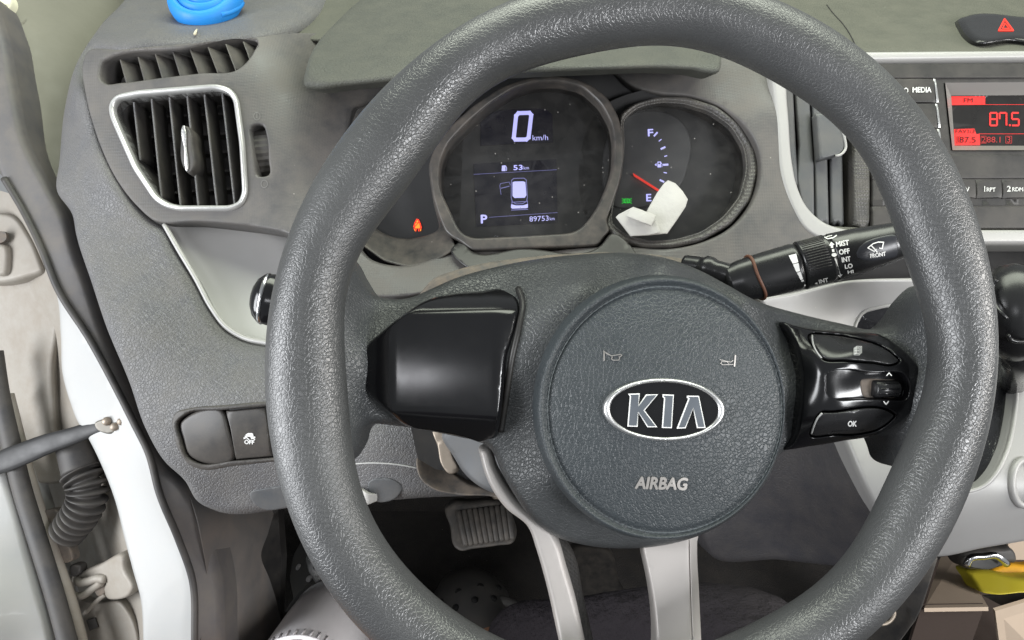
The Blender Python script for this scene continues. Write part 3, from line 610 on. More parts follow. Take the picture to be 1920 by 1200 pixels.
Print().disc(bx - 0.5, by - 9.5, 2.3).poly([(bx - 3.5, by - 6), (bx + 3, by - 7), (bx + 5.5, by + 2), (bx + 3, by + 3.5), (bx - 3.5, by + 3.5), (bx - 5, by + 1)]).line([(bx - 5.5, by + 5), (bx - 4, by + 8)], 1.6).line([(bx + 6.5, by + 5), (bx + 6, by + 8)], 1.6).build('belt_icon_core', SW(WF), m_orl, lg, off=0.0010)
Print().line([(bx - 6, by + 4), (bx - 2, by + 4.8), (bx - 3, by + 8.5)], 2.0).line([(bx + 7, by + 4), (bx + 2, by + 4.8), (bx + 3, by + 8.5)], 2.0).line([(bx + 3, by - 8), (bx - 5, by + 1)], 1.6).line([(bx - 6.5, by + 1), (bx - 4.5, by - 6), (bx - 1, by - 13), (bx + 2, by - 12), (bx + 5, by - 5), (bx + 7, by + 2)], 2.4).build('belt_icon', SW(WF), m_redl, lg, off=0.0012)
# dark lower flange of the housing
panel('lower_flange', [(846, 470), (868, 455), (884, 472), (975, 468), (1125, 462), (1145, 440), (1180, 462), (1200, 500), (1000, 500), (900, 512), (868, 498)], lambda px, py: s_fas(px, py) + N * 0.007, m_black, clu, bevel=4, drop=0.002, depth=0.012, step=9)

# tissue resting on the bezel lip
parts_ = []
for q_, c_ in (([(438, 866), (470, 822), (487, 810), (520, 824), (552, 858), (576, 896), (566, 930), (530, 985), (484, 1050), (440, 1054), (400, 1058), (372, 1010), (385, 960), (410, 915)], [(440, 862, -.2065), (487, 812, -.2085), (575, 896, -.2075), (484, 1050, -.2000), (380, 1000, -.1995), (500, 930, -.2015), (430, 930, -.2025), (545, 900, -.203)]),
               ([(252, 976), (264, 964), (300, 945), (330, 930), (374, 945), (420, 975), (440, 1010), (452, 1046), (400, 1058), (318, 1062), (290, 1025)], [(252, 976, -.204), (328, 930, -.201), (440, 1010, -.197), (318, 1062, -.2005), (350, 1000, -.1985), (400, 1050, -.1975), (300, 1010, -.201)]),
               ([(322, 934), (350, 940), (400, 955), (432, 968), (425, 990), (412, 1016), (375, 1003), (330, 985), (300, 972)], [(322, 934, -.198), (432, 968, -.1945), (412, 1016, -.193), (300, 972, -.197), (370, 970, -.1925)])):
    parts_.append(panel_geo(Z(ZE, q_), SR([(Z(ZE, [(a, b)])[0] + (w,)) for a, b, w in c_]), bevel=2.0, drop=0.0006, depth=0.0012, step=5, smooth=False))
TVs = []; TFs = []; k_ = 0
for v_, f_ in parts_:
    TVs.append(v_); TFs += [tuple(i_ + k_ for i_ in t_) for t_ in f_]; k_ += len(v_)
mk('paper_tissue', np.concatenate(TVs), TFs, m_tissue, label='folded white paper tissue tucked against the fuel gauge', cat='tissue')

# ================================================================== CAR RADIO
rad = thing('car_radio', 'black car radio with red display tuned to 87.5 FM', 'radio', pp(1800, 425, -0.21))
s_rd = lambda dz: (lambda px, py: s_cs(px, py) + N * (dz - 0.004))
scr_hole = Z(ZR, [(545, 210), (1960, 200), (1920, 718), (600, 715), (570, 460)])
panel('front_plate', [(1641, 117), (2295, 113), (2295, 426), (1641, 428)], s_rd(0), m_radio, rad, holes=[scr_hole], bevel=2, drop=0.001, depth=0.02, step=20, smooth=False, hsmooth=False)
panel('top_strip', Z(ZR, [(-10, 66), (2600, 56), (2600, 172), (-10, 176)]), s_rd(0.0015), m_radio, rad, bevel=2, drop=0.001, depth=0.004, step=14, smooth=False)
for y0, y1, dx in ((182, 360, 0), (370, 550, 14), (560, 740, 30)):
    b = panel('button', Z(ZR, [(0, y0), (455 + dx, y0), (472 + dx, y1), (0, y1)]), s_rd(0.002), m_radio, rad, bevel=2, drop=0.001, depth=0.004, step=12, smooth=False)
    panel('button_edge', Z(ZR, [(455 + dx, y0), (472 + dx, y0 + 2), (495 + dx, y1 - 2), (478 + dx, y1)]), s_rd(0.002), m_satin, b, bevel=1, drop=0.0008, depth=0.004, step=8, smooth=False)
# display bezel (four mitred faces) and screen
bo = Z(ZR, [(545, 210), (1960, 200), (1920, 718), (600, 718)]); bi = Z(ZR, [(628, 283), (1875, 278), (1860, 665), (655, 665)])
dsp = mk('display', np.array([s_rd(0.001)(np.array(x), np.array(y)) for x, y in bo] + [s_rd(-0.006)(np.array(x), np.array(y)) for x, y in bi]), [(0, 1, 5, 4)[::-1], (3, 0, 4, 7)[::-1], (2, 3, 7, 6)[::-1], (1, 2, 6, 5)[::-1]], M('display_bezel', (0.22, 0.21, 0.20), 0.4, metal=0.3, dust=0.2), rad, smooth=False)
panel('screen', Z(ZR, [(615, 270), (1890, 265), (1880, 680), (640, 680)]), s_rd(-0.0065), m_radlcd, dsp, bevel=0, depth=0.002, step=40, smooth=False)
pr = Print(); sp = s_rd(-0.0065)
pr.poly(Z(ZR, [(630, 288), (888, 288), (888, 352), (634, 355)])).poly(Z(ZR, [(650, 538), (805, 534), (820, 575), (845, 575), (850, 660), (656, 662)])).line(Z(ZR, [(888, 351), (1850, 351)]), 0.8).line(Z(ZR, [(840, 574), (1850, 574)]), 0.8)
SEG = {'8': 'abcdefg', '7': 'abcf', '5': 'acdfg', '0': 'abcdef'}
def seven(p, ch, x, y, w, h, th):
    P_ = {'a': ((0, 0), (1, 0)), 'b': ((1, 0), (1, .5)), 'c': ((1, .5), (1, 1)), 'd': ((0, 1), (1, 1)), 'e': ((0, .5), (0, 1)), 'f': ((0, 0), (0, .5)), 'g': ((0, .5), (1, .5))}
    for c_ in SEG[ch]:
        (a0, b0), (a1, b1) = P_[c_]; k0 = 0.10
        x0, y0, x1, y1 = x + a0 * w, y + b0 * h, x + a1 * w, y + b1 * h
        p.line([(x0 + (x1 - x0) * k0, y0 + (y1 - y0) * k0), (x1 - (x1 - x0) * k0, y1 - (y1 - y0) * k0)], th)
for ch, xz in (('8', 926), ('7', 998), ('5', 1092)):
    x_, y_ = Z(ZR, [(xz, 414)])[0]; seven(pr, ch, x_, y_, 13.0, 24.0, 3.4)
pr.disc(*Z(ZR, [(1076, 508)])[0], 2.0)
pr.build('display_lit', sp, m_radred, dsp, off=0.0004)
pr = Print(); pr.text('FM', *Z(ZR, [(757, 320)])[0], 8, 17).build('band_text', sp, m_radlcd, dsp, off=0.0008); pr = Print(); pr.text('FAV1/3', *Z(ZR, [(733, 555)])[0], 7, 36).text('1', *Z(ZR, [(680, 620)])[0], 10).text('87.5', *Z(ZR, [(752, 620)])[0], 11, 31).line(Z(ZR, [(668, 595), (668, 645), (695, 645), (695, 595)]), 0.6, True)
pr.build('display_dark_text', sp, m_radlcd, dsp, off=0.0008)
pr = Print(); pr.text('2', *Z(ZR, [(875, 618)])[0], 11, 7).text('88.1', *Z(ZR, [(952, 618)])[0], 11, 26).text('3', *Z(ZR, [(1068, 618)])[0], 11, 6).line(Z(ZR, [(855, 592), (895, 592), (895, 645), (855, 645)]), 1.0, True).line(Z(ZR, [(1045, 592), (1090, 592), (1090, 645), (1045, 645)]), 1.0, True)
pr.build('display_preset', sp, m_radred2, dsp, off=0.0004)
panel('middle_strip', Z(ZR, [(0, 750), (2600, 746), (2600, 925), (0, 935)]), s_rd(0.001), m_radio, rad, bevel=3, drop=0.001, depth=0.004, step=14, smooth=False)
for x0, x1 in ((560, 772), (776, 968), (972, 1200), (1204, 1430), (1434, 1660), (1664, 1890), (1894, 2120)):
    panel('preset_button', Z(ZR, [(x0, 942), (x1, 940), (x1 + 4, 1078), (x0 + 4, 1082)]), s_rd(0.002), m_radio, rad, bevel=2, drop=0.001, depth=0.004, step=12, smooth=False)
panel('slot', Z(ZR, [(0, 1090), (2600, 1084), (2600, 1125), (0, 1135)]), s_rd(0.0006), m_black, rad, bevel=0, depth=0.002, step=20, smooth=False)
panel('bottom_strip', Z(ZR, [(0, 1140), (2600, 1132), (2600, 1305), (0, 1308)]), s_rd(0.001), m_radio, rad, bevel=3, drop=0.001, depth=0.004, step=14, smooth=False)
pr = Print()
pr.text('RADIO', *Z(ZR, [(193, 273)])[0], 9.5, 33, 0, bold=0.4).text('MEDIA', *Z(ZR, [(363, 268)])[0], 9.5, 35, 0, bold=0.4).text('PHONE', *Z(ZR, [(270, 463)])[0], 9, 40, 0, bold=0.4)
pr.build('legend', s_rd(0.002), m_ink, rad, off=0.0005); pr = Print()
pr.text('FAV', *Z(ZR, [(678, 1018)])[0], 9, 20, 0, bold=0.3).text('1', *Z(ZR, [(834, 1014)])[0], 10, None, 0, bold=0.2).text('RPT', *Z(ZR, [(882, 1018)])[0], 7, 16, 0, bold=0.3).text('2', *Z(ZR, [(1016, 1012)])[0], 10, 7, 0, bold=0.4).text('RDM', *Z(ZR, [(1082, 1016)])[0], 7, 20, 0, bold=0.3)
pr.build('preset_legend', s_rd(0.002), m_ink, rad, off=0.0005)

# ================================================================== CENTRE CONSOLE AND GEAR LEVER
con = thing('centre_console', 'silver grey centre console with a black film covered gear surround', 'console', pp(1800, 1020, -0.2))
con_hole = [(1608, 606), (1620, 588), (1646, 579), (1733, 573), (1850, 572), (1892, 600), (1903, 660), (1906, 712), (1902, 775), (1885, 850), (1866, 887), (1846, 908), (1810, 920), (1765, 915), (1722, 900), (1690, 872), (1660, 828), (1635, 760), (1615, 680)]
s_con = SR([(1430, 555, -.20), (1600, 525, -.205), (1990, 512, -.205), (1600, 560, -.222), (1990, 570, -.222), (1480, 600, -.21), (1590, 830, -.195), (1645, 955, -.19), (1990, 800, -.19), (1750, 960, -.175), (1990, 960, -.170), (1750, 1045, -.205), (1990, 1005, -.20), (1900, 1000, -.185)])
panel('console_shell', [(1425, 560), (1480, 548), (1592, 525), (1729, 519), (1860, 515), (2000, 509), (2320, 500), (2320, 960), (2000, 1004), (1920, 1018), (1850, 1030), (1747, 1046), (1700, 1035), (1643, 955), (1587, 828), (1540, 720), (1470, 620)], s_con, m_console, con, holes=[con_hole], bevel=9, hbevel=6, drop=0.006, depth=0.06, step=13)
rl = catmull([(x + (x - 1760) * 0.012, y + (y - 740) * 0.012) for x, y in con_hole], True, 9)
sweep('surround_trim', s_con(rl[:, 0], rl[:, 1]) - N * 0.0005, 0.0016, m_silver, con, seg=8, closed=True)
panel('gear_surround', [(1590, 560), (1920, 555), (1925, 930), (1700, 935), (1600, 700)], lambda px, py: s_con(px, py) - N * 0.012, m_film, con, bevel=0, depth=0.02, step=18, smooth=False)
gs = lambda dz: (lambda px, py: s_con(px, py) - N * (0.012 - dz))
ZV = (1580, 800, 4.615)
panel('shift_gate', [(1800, 690)] + Z(ZV, [(1225, -40), (1255, 300), (1130, 330), (1010, 330)]) + [(1795, 800)], gs(0.003), m_chrome, con, bevel=2, drop=0.001, depth=0.004, step=10, smooth=False, holes=[Z(ZV, [(1050, -80), (1205, -80), (1215, 285), (1080, 295)])], hsmooth=False)
panel('gate_slot', Z(ZV, [(1000, -120), (1230, -120), (1240, 310), (1050, 310)]), gs(0.0005), m_dusty, con, bevel=0, depth=0.002, step=12, smooth=False)
pr = Print()
pr.text('LOCK', 1868, 663, 6.5, 32, 1, bold=0.2).text('RELEASE', 1868, 671, 6, 34, 1, bold=0.2)
pr.build('legend', gs(0.001), m_ink2, con, off=0.0006)
lk_ = catmull([(1918 + 26 * math.cos(t) * 0.8, 905 + 42 * math.sin(t)) for t in np.linspace(0, 2 * math.pi, 16, endpoint=False)], True, 6)
sweep('cup_ring', s_con(lk_[:, 0], lk_[:, 1]), 0.0028, m_console, con, seg=10, closed=True)
panel('knee_side', Z(ZH, [(380, 60), (700, 70), (860, 82), (905, 180), (960, 300), (1010, 400), (1035, 470), (1150, 620), (1250, 720), (1330, 745), (1180, 800), (900, 800), (500, 760), (100, 720), (60, 600), (200, 380)]),
      SR([(1470, 830, -.27), (1590, 830, -.205), (1645, 960, -.20), (1740, 1045, -.205), (1320, 1010, -.33), (1500, 1000, -.31), (1560, 920, -.235), (1450, 1050, -.35), (1650, 1060, -.24)]), M('console_side_plastic', (0.045, 0.044, 0.050), 0.5, bump='leather', bscale=350, bstr=0.3, bdist=0.0006, dust=0.15, specks=0.03), con, bevel=14, drop=0.008, depth=0.04, step=14)
panel('tunnel_side', Z(ZH, [(1330, 735), (1395, 725), (1300, 1020), (1260, 1100), (1150, 1250), (900, 1250), (950, 1050), (1150, 850)]), SR([(1740, 1045, -.23), (1765, 1042, -.23), (1733, 1140, -.25), (1600, 1220, -.30), (1680, 1100, -.27)]), m_dark, con, bevel=8, drop=0.006, depth=0.08, step=14, smooth=False)
kr = catmull([(p[0], p[1], -.255) for p in Z(ZH, [(1040, 1110), (1075, 1110), (1110, 1090), (1130, 1055), (1125, 1020)])], False, 4)
sweep('key_ring', np.array([pp(*p) for p in kr]), 0.0016, m_metal, seg=8, label='curved metal ring beside the console under the dashboard', cat='ring')

gear = thing('gear_lever', 'glossy black gear lever knob beside the steering wheel rim', 'gear lever', pp(1905, 690, -0.19))
kp = [pp(x, y, w) for x, y, w in [(1905, 506, -.100), (1905, 511, -.099), (1904, 520, -.097), (1904, 540, -.094), (1904, 570, -.092), (1904, 600, -.093), (1905, 630, -.098), (1906, 648, -.103), (1906, 657, -.107), (1906, 661, -.110)]]
sweep('knob', kp, [0.002, 0.009, 0.0145, 0.0185, 0.0205, 0.0205, 0.0185, 0.0140, 0.0085, 0.002], m_stalk, gear, rb=[0.002, 0.008, 0.013, 0.017, 0.019, 0.019, 0.017, 0.013, 0.008, 0.002], seg=28)
for q in ([(1869, 524, -.082), (1862, 535, -.084), (1862, 555, -.081), (1869, 577, -.076), (1880, 590, -.073), (1888, 598, -.073)], [(1890, 628, -.077), (1894, 636, -.079), (1905, 640, -.079), (1930, 640, -.080)]):
    sweep('knob_ridge', path_w(q, 4), 0.0013, m_stalk, gear, seg=8)
sweep('shaft', [pp(1905, 640, -.105), pp(1905, 690, -.15), pp(1900, 720, -.21)], [0.010, 0.009, 0.009], m_stalk, gear, seg=14)

# ================================================================== STEERING COLUMN
col = thing('steering_column', 'dusty grey plastic steering column shroud behind the wheel hub', 'column', pp(1100, 900, -0.15))
panel('upper_shroud', [(770, 590), (790, 543), (812, 521), (850, 506), (905, 492), (960, 484), (1060, 474), (1180, 472), (1300, 488), (1380, 520), (1430, 600), (1300, 700), (900, 700)], SR([(770, 590, -.115), (800, 530, -.115), (960, 484, -.115), (1180, 472, -.11), (1400, 540, -.11), (1100, 600, -.075), (1300, 700, -.075), (900, 700, -.085)]), m_dusty, col, bevel=9, drop=0.005, depth=0.09, step=14)
panel('lower_shroud', Z(ZK, [(1130, 40), (1180, 0), (1400, 0), (1600, 60), (1600, 380), (1440, 385), (1340, 340), (1260, 270), (1200, 180)]), SR([(830, 800, -.13), (980, 820, -.10), (980, 925, -.115), (900, 915, -.125), (870, 880, -.13)]), m_lower, col, bevel=10, drop=0.006, depth=0.09, step=12)
panel('dust_ledge', Z(ZK, [(1000, 170), (1080, 190), (1140, 220), (1200, 262), (1280, 320), (1400, 355), (1500, 380), (1500, 400), (1400, 392), (1200, 382), (1080, 350), (1010, 290)]), SR([(783, 860, -.16), (860, 880, -.17), (950, 930, -.155), (800, 915, -.155), (890, 925, -.155)]), m_dusty, col, bevel=4, drop=0.002, depth=0.05, step=9)
panel('dark_cavity', Z(ZK, [(960, 0), (1200, 0), (1230, 260), (1100, 240), (1000, 180)]), SW(-0.152), m_black, col, bevel=0, depth=0.01, step=20, smooth=False)
panel('tilt_lever', Z(ZK, [(1085, 20), (1155, 20), (1170, 60), (1195, 160), (1225, 258), (1175, 266), (1135, 220), (1110, 110)]), SW(-0.135), m_metal, col, bevel=3, drop=0.002, depth=0.006, step=8)

# ================================================================== STEERING WHEEL
sw = thing('steering_wheel', 'dark grey leather grained four spoke steering wheel with round airbag hub', 'steering wheel', pp(1160, 1330, 0))
CX, CY = 1180.0, 655.0
outer = [(967,0),(904,29),(842,67),(783,108),(729,154),(675,217),(633,271),(592,333),(562,383),(555,415),(532,475),(517,531),(504,587),(500,662),(500,756),(502,769),(516,862),(529,911),(547,971),(577,1031),(617,1100),(663,1160),(697,1198),
         (1434,0),(1512,34),(1569,67),(1606,96),(1644,124),(1670,150),(1700,184),(1726,221),(1764,277),(1794,337),(1812,390),(1831,446),(1846,483),(1856,546),(1860,608),(1860,650),(1856,712),(1846,787),(1829,854),(1813,900),(1793,950),(1767,1007),(1740,1053),(1710,1093),(1677,1133),(1640,1170),(1607,1198), (1200,-46)]
inner = [(1150,90),(1092,98),(1029,117),(987,133),(925,167),(858,217),(808,271),(783,333),(758,379),(704,425),(671,462),(655,540),(650,600),(648,660),(648,740),(655,800),(663,850),(670,887),(683,940),(703,980),(733,1027),(783,1093),(833,1133),(883,1167),(917,1190),
         (1217,85),(1400,124),(1445,144),(1486,165),(1531,201),(1580,240),(1606,274),(1636,319),(1659,356),(1674,394),(1684,446),(1705,490),(1722,530),(1735,580),(1742,640),(1743,700),(1736,760),(1718,810),(1683,850),(1674,883),(1653,940),(1637,970),(1620,997),(1593,1040),(1560,1080),(1507,1120),(1450,1153),(1383,1190)]
def fit(pts, order, lam):
    p = np.array(pts, float); th = np.arctan2(p[:, 1] - CY, p[:, 0] - CX); r = np.hypot(p[:, 0] - CX, p[:, 1] - CY)
    B = lambda t: np.stack([np.ones_like(t)] + [f(k * t) for k in range(1, order + 1) for f in (np.cos, np.sin)], 1)
    reg = np.diag([0] + [lam * k ** 3 for k in range(1, order + 1) for _ in (0, 1)])
    A = B(th); c = np.linalg.solve(A.T @ A + reg, A.T @ r)
    return lambda t: B(t) @ c
fo, fi = fit(outer, 6, 0.002), fit(inner, 9, 0.001)
t = np.linspace(0, 2 * math.pi, 180, endpoint=False)
ro, ri = fo(t), fi(t); rm = (ro + ri) / 2
path = plane_w(CX + rm * np.cos(t), CY + rm * np.sin(t), 0 * t)
dep = (path - CAM) @ FW
ra = (ro - ri) / 2 * dep / FPX * 0.985
sweep('rim', path, ra, m_rim, sw, rb=0.0175, seg=40, closed=True)
hub_out = [(585, 450), (640, 470), (664, 510), (690, 546), (725, 557), (770, 553), (800, 540), (850, 518), (920, 498), (1000, 482), (1080, 473), (1180, 469), (1250, 478), (1310, 499), (1370, 530), (1430, 562), (1500, 583), (1585, 603), (1650, 616), (1692, 612), (1722, 588), (1742, 560), (1790, 520), (1815, 600), (1810, 800), (1760, 890), (1700, 872), (1690, 846), (1680, 828), (1652, 824), (1585, 831), (1500, 842), (1474, 852), (1450, 900), (1400, 960), (1330, 1005), (1250, 1029), (1180, 1035), (1100, 1029), (1040, 1011), (1000, 982), (965, 935), (940, 890), (920, 848), (900, 832), (865, 824), (760, 804), (718, 799), (690, 798), (671, 812), (662, 840), (630, 880), (575, 860), (560, 700), (565, 540)]
s_hub = SR([(560, 700, -.010), (610, 550, -.004), (610, 800, -.004), (650, 680, -.014), (700, 560, -.040), (700, 670, -.024), (700, 790, -.034), (800, 560, -.042), (800, 680, -.024), (850, 810, -.036), (960, 490, -.055), (990, 560, -.026), (985, 680, -.017), (960, 840, -.030), (1080, 474, -.058), (1090, 530, -.022), (1180, 470, -.058), (1240, 500, -.024), (1240, 768, -.022), (1130, 600, -.022), (1350, 610, -.024), (1130, 920, -.024), (1350, 920, -.026), (1080, 768, -.021), (1420, 768, -.024), (1240, 620, -.022), (1240, 920, -.025), (1330, 500, -.052), (1400, 560, -.026), (1480, 590, -.044), (1490, 740, -.026), (1030, 900, -.020), (1100, 1025, -.040), (1200, 1032, -.042), (1240, 1010, -.028), (1400, 950, -.035), (1480, 850, -.036),
            (1600, 605, -.044), (1600, 720, -.026), (1600, 828, -.038), (1680, 620, -.034), (1690, 720, -.022), (1690, 835, -.034), (1735, 690, -.016), (1760, 560, -.004), (1765, 700, -.006), (1760, 860, -.004), (1815, 700, -.012)])
panel('hub_cover', hub_out, s_hub, m_hub, sw, bevel=18, drop=0.011, depth=0.03, step=9)
PX, PY, PA, PB = 1246.0, 768.0, 220.0, 231.0
def s_pad(px, py):
    px = np.asarray(px, float); py = np.asarray(py, float)
    rho = np.hypot((px - PX) / PA, (py - PY) / PB)
    w = 0.004 - 0.007 * rho ** 2 - 0.0022 * np.exp(-((rho - 1.0) / 0.020) ** 2) + 0.0030 * np.exp(-((rho - 1.055) / 0.035) ** 2)
    return plane_w(px, py, w)
padc = [(PX - 6 + 240 * math.cos(a), PY - 3 + 254 * math.sin(a)) for a in np.linspace(0, 2 * math.pi, 48, endpoint=False)]
pad = panel('airbag_cover', padc, s_pad, m_pad, sw, bevel=13, drop=0.011, depth=0.012, step=5)
seam = np.array([(PX + PA * 0.998 * math.cos(a), PY + PB * 0.998 * math.sin(a)) for a in np.linspace(0, 2 * math.pi, 240, endpoint=False)])
rr = np.where(np.arange(240) % 2 == 0, 0.00055, 0.00028)
sweep('seam', s_pad(seam[:, 0], seam[:, 1]) + N * 0.0004, rr, M('seam_thread', (0.10, 0.115, 0.12), 0.45), pad, seg=6, closed=True)
# raised lettering and horn marks
pr = Print().text('AIRBAG', 1240, 906, 22, 95, 1.5, shear=0.15, bold=1.1)
pr.build('airbag_lettering', s_pad, m_emboss, pad, off=0.0007, thick=0.0012)
hx = Z(ZN, [(0, 0)])[0]
pr = Print()
pr.poly(Z(ZN, [(5, 140), (14, 150), (14, 215), (5, 222)])).poly(Z(ZN, [(14, 150), (60, 178), (60, 184), (22, 168)])).line(Z(ZN, [(60, 183), (130, 172), (138, 180), (125, 190)]), 1.5).line(Z(ZN, [(70, 190), (62, 205), (75, 214), (115, 214), (122, 200), (118, 188)]), 1.4)
pr.build('horn_mark', s_pad, m_emboss, pad, off=0.0005, thick=0.0008); pr = Print()
pr.line(Z(ZN, [(962, 180), (955, 257)]), 2.6).line(Z(ZN, [(945, 215), (930, 228), (865, 215), (850, 210)]), 1.0).line(Z(ZN, [(945, 245), (870, 248), (855, 238), (862, 225), (900, 225), (915, 238)]), 1.0)
pr.build('horn_mark', s_pad, m_emboss, pad, off=0.0005, thick=0.0008)
# oval badge
bad = np.array([(math.cos(a), math.sin(a)) for a in np.linspace(0, 2 * math.pi, 72, endpoint=False)])
ca, sa = math.cos(RAD(1.3)), math.sin(RAD(1.3))
def oval(a, b): return [(1246 + a * x * ca - b * y * sa, 768.5 + a * x * sa + b * y * ca) for x, y in bad]
s_badge = lambda dz: (lambda px, py: plane_w(px, py, 0.0058 + dz + 0 * np.asarray(px, float)))
badge = panel('badge', oval(114.5, 59.5), s_badge(0), m_satin, sw, holes=[oval(101.5, 51.0)], bevel=5, drop=0.0022, depth=0.006, step=5)
badge['label'] = 'oval chrome badge with silver letters on black'
panel('badge_plate', oval(104, 53), s_badge(-0.0012), m_gloss, badge, bevel=0, depth=0.004, step=12)
LET = [[(185, 458), (268, 455), (259, 545), (315, 463), (400, 462), (303, 578), (395, 700), (325, 700), (257, 592), (252, 697), (180, 695), (198, 478)],
       [(435, 462), (515, 465), (500, 707), (430, 705), (446, 490), (436, 484)],
       [(612, 472), (697, 473), (745, 705), (685, 707), (656, 562), (600, 708), (538, 710), (622, 494), (612, 488)]]
def inset(poly, d):
    P = np.array(poly, float); e1 = P - np.roll(P, 1, 0); e2 = np.roll(P, -1, 0) - P
    n1 = np.stack([-e1[:, 1], e1[:, 0]], 1) / np.linalg.norm(e1, axis=1)[:, None]; n2 = np.stack([-e2[:, 1], e2[:, 0]], 1) / np.linalg.norm(e2, axis=1)[:, None]
    b = n1 + n2; k = np.clip((b * n1).sum(1), 0.5, 2); return P + b / k[:, None] * d
for L in LET:
    q = Z(ZN, L)
    Print().poly(q).build('letter', s_badge(-0.0008), m_ink, badge, off=0.0006, thick=0.0012)
    Print().poly([tuple(p) for p in inset(q, 1.9)]).build('letter_face', s_badge(-0.0008), m_mirror, badge, off=0.0008)
# left gloss trim
tl = Z(ZI, [(1190, 165), (1214, 240), (1206, 330), (1175, 450), (1150, 520), (1130, 700), (1105, 900), (1095, 965), (1060, 1000), (900, 972), (750, 942), (600, 915), (500, 832), (405, 752), (372, 705), (365, 600), (385, 482), (470, 400), (600, 300), (720, 230), (850, 198), (1000, 184)])
def s_tl(px, py):
    px = np.asarray(px, float); py = np.asarray(py, float)
    yu = 592 - 0.02 * (px - 850); yl = 772 + 0.06 * (px - 850)
    w = -0.0135 - 0.0012 * ((py - 680) / 90) ** 2 - 0.019 * np.clip((yu - py) / 45, 0, 2) ** 1.7 - 0.018 * np.clip((py - yl) / 50, 0, 2) ** 1.7 - 0.011 * np.clip((745 - px) / 65, 0, 2) ** 1.8 - 0.004 * np.clip((px - 925) / 45, 0, 2) ** 1.8
    return plane_w(px, py, w)
panel('spoke_trim', tl, s_tl, m_gloss, sw, bevel=7, drop=0.005, depth=0.016, step=8)
gap = np.array([s_hub(np.array(x), np.array(y)) + N * 0.0005 for x, y in catmull(Z(ZI, [(1205, 175), (1228, 250), (1215, 350), (1170, 560), (1140, 760), (1112, 940)]), False, 6)])
sweep('trim_gap', gap, 0.0018, m_black, sw, seg=8)
# right gloss trim with controls
tr = Z(ZO, [(45, 170), (110, 190), (240, 218), (500, 240), (780, 268), (900, 340), (1000, 430), (1076, 530), (1082, 650), (1062, 790), (1000, 862), (880, 960), (760, 1022), (500, 1072), (250, 1112), (45, 1128), (110, 1060), (158, 900), (175, 700), (165, 500), (125, 330)])
s_tr = SR([(1472, 605, -.030), (1520, 617, -.030), (1585, 622, -.032), (1655, 630, -.030), (1500, 700, -.020), (1490, 820, -.026), (1520, 735, -.014), (1535, 640, -.019), (1535, 700, -.011), (1535, 790, -.014), (1600, 650, -.014), (1600, 700, -.0095), (1600, 760, -.0095), (1600, 800, -.016), (1600, 825, -.030), (1700, 700, -.013), (1725, 690, -.020), (1728, 730, -.020), (1700, 770, -.020), (1680, 660, -.018), (1660, 810, -.026), (1470, 838, -.032)])
but1 = Z(ZO, [(228, 272), (262, 258), (330, 260), (600, 298), (780, 356), (880, 428), (915, 470), (882, 492), (700, 484), (500, 468), (330, 450), (275, 380)])
but2 = Z(ZO, [(320, 852), (400, 846), (860, 856), (880, 872), (850, 912), (760, 980), (620, 1018), (420, 1024), (236, 1020), (262, 940), (290, 880)])
scr = Z(ZO, [(372, 560), (420, 545), (700, 560), (960, 592), (978, 640), (964, 745), (800, 752), (600, 750), (420, 742), (372, 712), (366, 630)])
trim = panel('spoke_trim', tr, s_tr, m_gloss, sw, holes=[but1, scr, but2], bevel=6, hbevel=2.5, drop=0.004, depth=0.014, step=6)
dz = lambda f, d: (lambda px, py: f(px, py) + N * d)
k1 = inset(but1, 2.2); k2 = inset(but2, 2.2)
m_btn = M('button_plastic', (0.018, 0.018, 0.019), 0.27, specks=0.02)
panel('menu_button', [tuple(p) for p in k1], dz(s_tr, 0.0006), m_btn, trim, bevel=3, drop=0.0022, depth=0.008, step=5)
panel('ok_button', [tuple(p) for p in k2], dz(s_tr, 0.0006), m_btn, trim, bevel=3, drop=0.0022, depth=0.008, step=5)
panel('scroll_tray', [(x + (x - 1628) * .03, y + (y - 727) * .05) for x, y in scr], dz(s_tr, -0.006), m_gloss, trim, bevel=0, depth=0.004, step=8)
panel('scroll_dust', Z(ZO, [(660, 610), (720, 600), (830, 605), (915, 610), (920, 740), (800, 742), (670, 730), (655, 670)]), dz(s_tr, -0.0050), m_dusty, trim, bevel=5, drop=0.001, depth=0.001, step=5)
r0, r1 = s_tr(np.array(1643.0), np.array(729.5)), s_tr(np.array(1687.0), np.array(729.0))
sweep('scroll_wheel', [r0 - N * .0035 + (r1 - r0) * k for k in (0, .04, .5, .96, 1)], [0.0035, 0.0046, 0.0046, 0.0046, 0.0038], m_stalk, trim, seg=12)
for o_ in (-1, 0, 1):
    sweep('wheel_rib', [r0 + (r1 - r0) * k + N * (0.0010 - abs(o_) * 0.0010) - VV * o_ * 0.0024 for k in (0.08, 0.5, 0.94)], 0.0006, m_gloss, trim, seg=6)
for q in ([(250, 275), (255, 330), (285, 400), (320, 445)], [(245, 1012), (265, 950), (295, 890), (325, 858)]):
    sweep('button_edge', np.array([dz(s_tr, 0.0002)(np.array(x), np.array(y)) for x, y in catmull(Z(ZO, q), False, 4)]), 0.0005, m_ink2, trim, seg=6)
pr = Print()
cx, cy = Z(ZO, [(585, 390)])[0]
for ox, oy in ((0, 0), (2.2, -1.6), (4.4, -3.2)): pr.line([(cx - 7 + ox, cy + 8 + oy), (cx - 7 + ox, cy - 5 + oy), (cx + 3 + ox, cy - 5 + oy), (cx + 3 + ox, cy + 8 + oy)], 0.6, ox == 0)
for k in range(4): pr.line([(cx - 6, cy - 3 + k * 2.8), (cx + 2, cy - 3 + k * 2.8)], 0.8)
pr.text('OK', *Z(ZO, [(545, 937)])[0], 10, 16, 0, shear=0.1, bold=0.5)
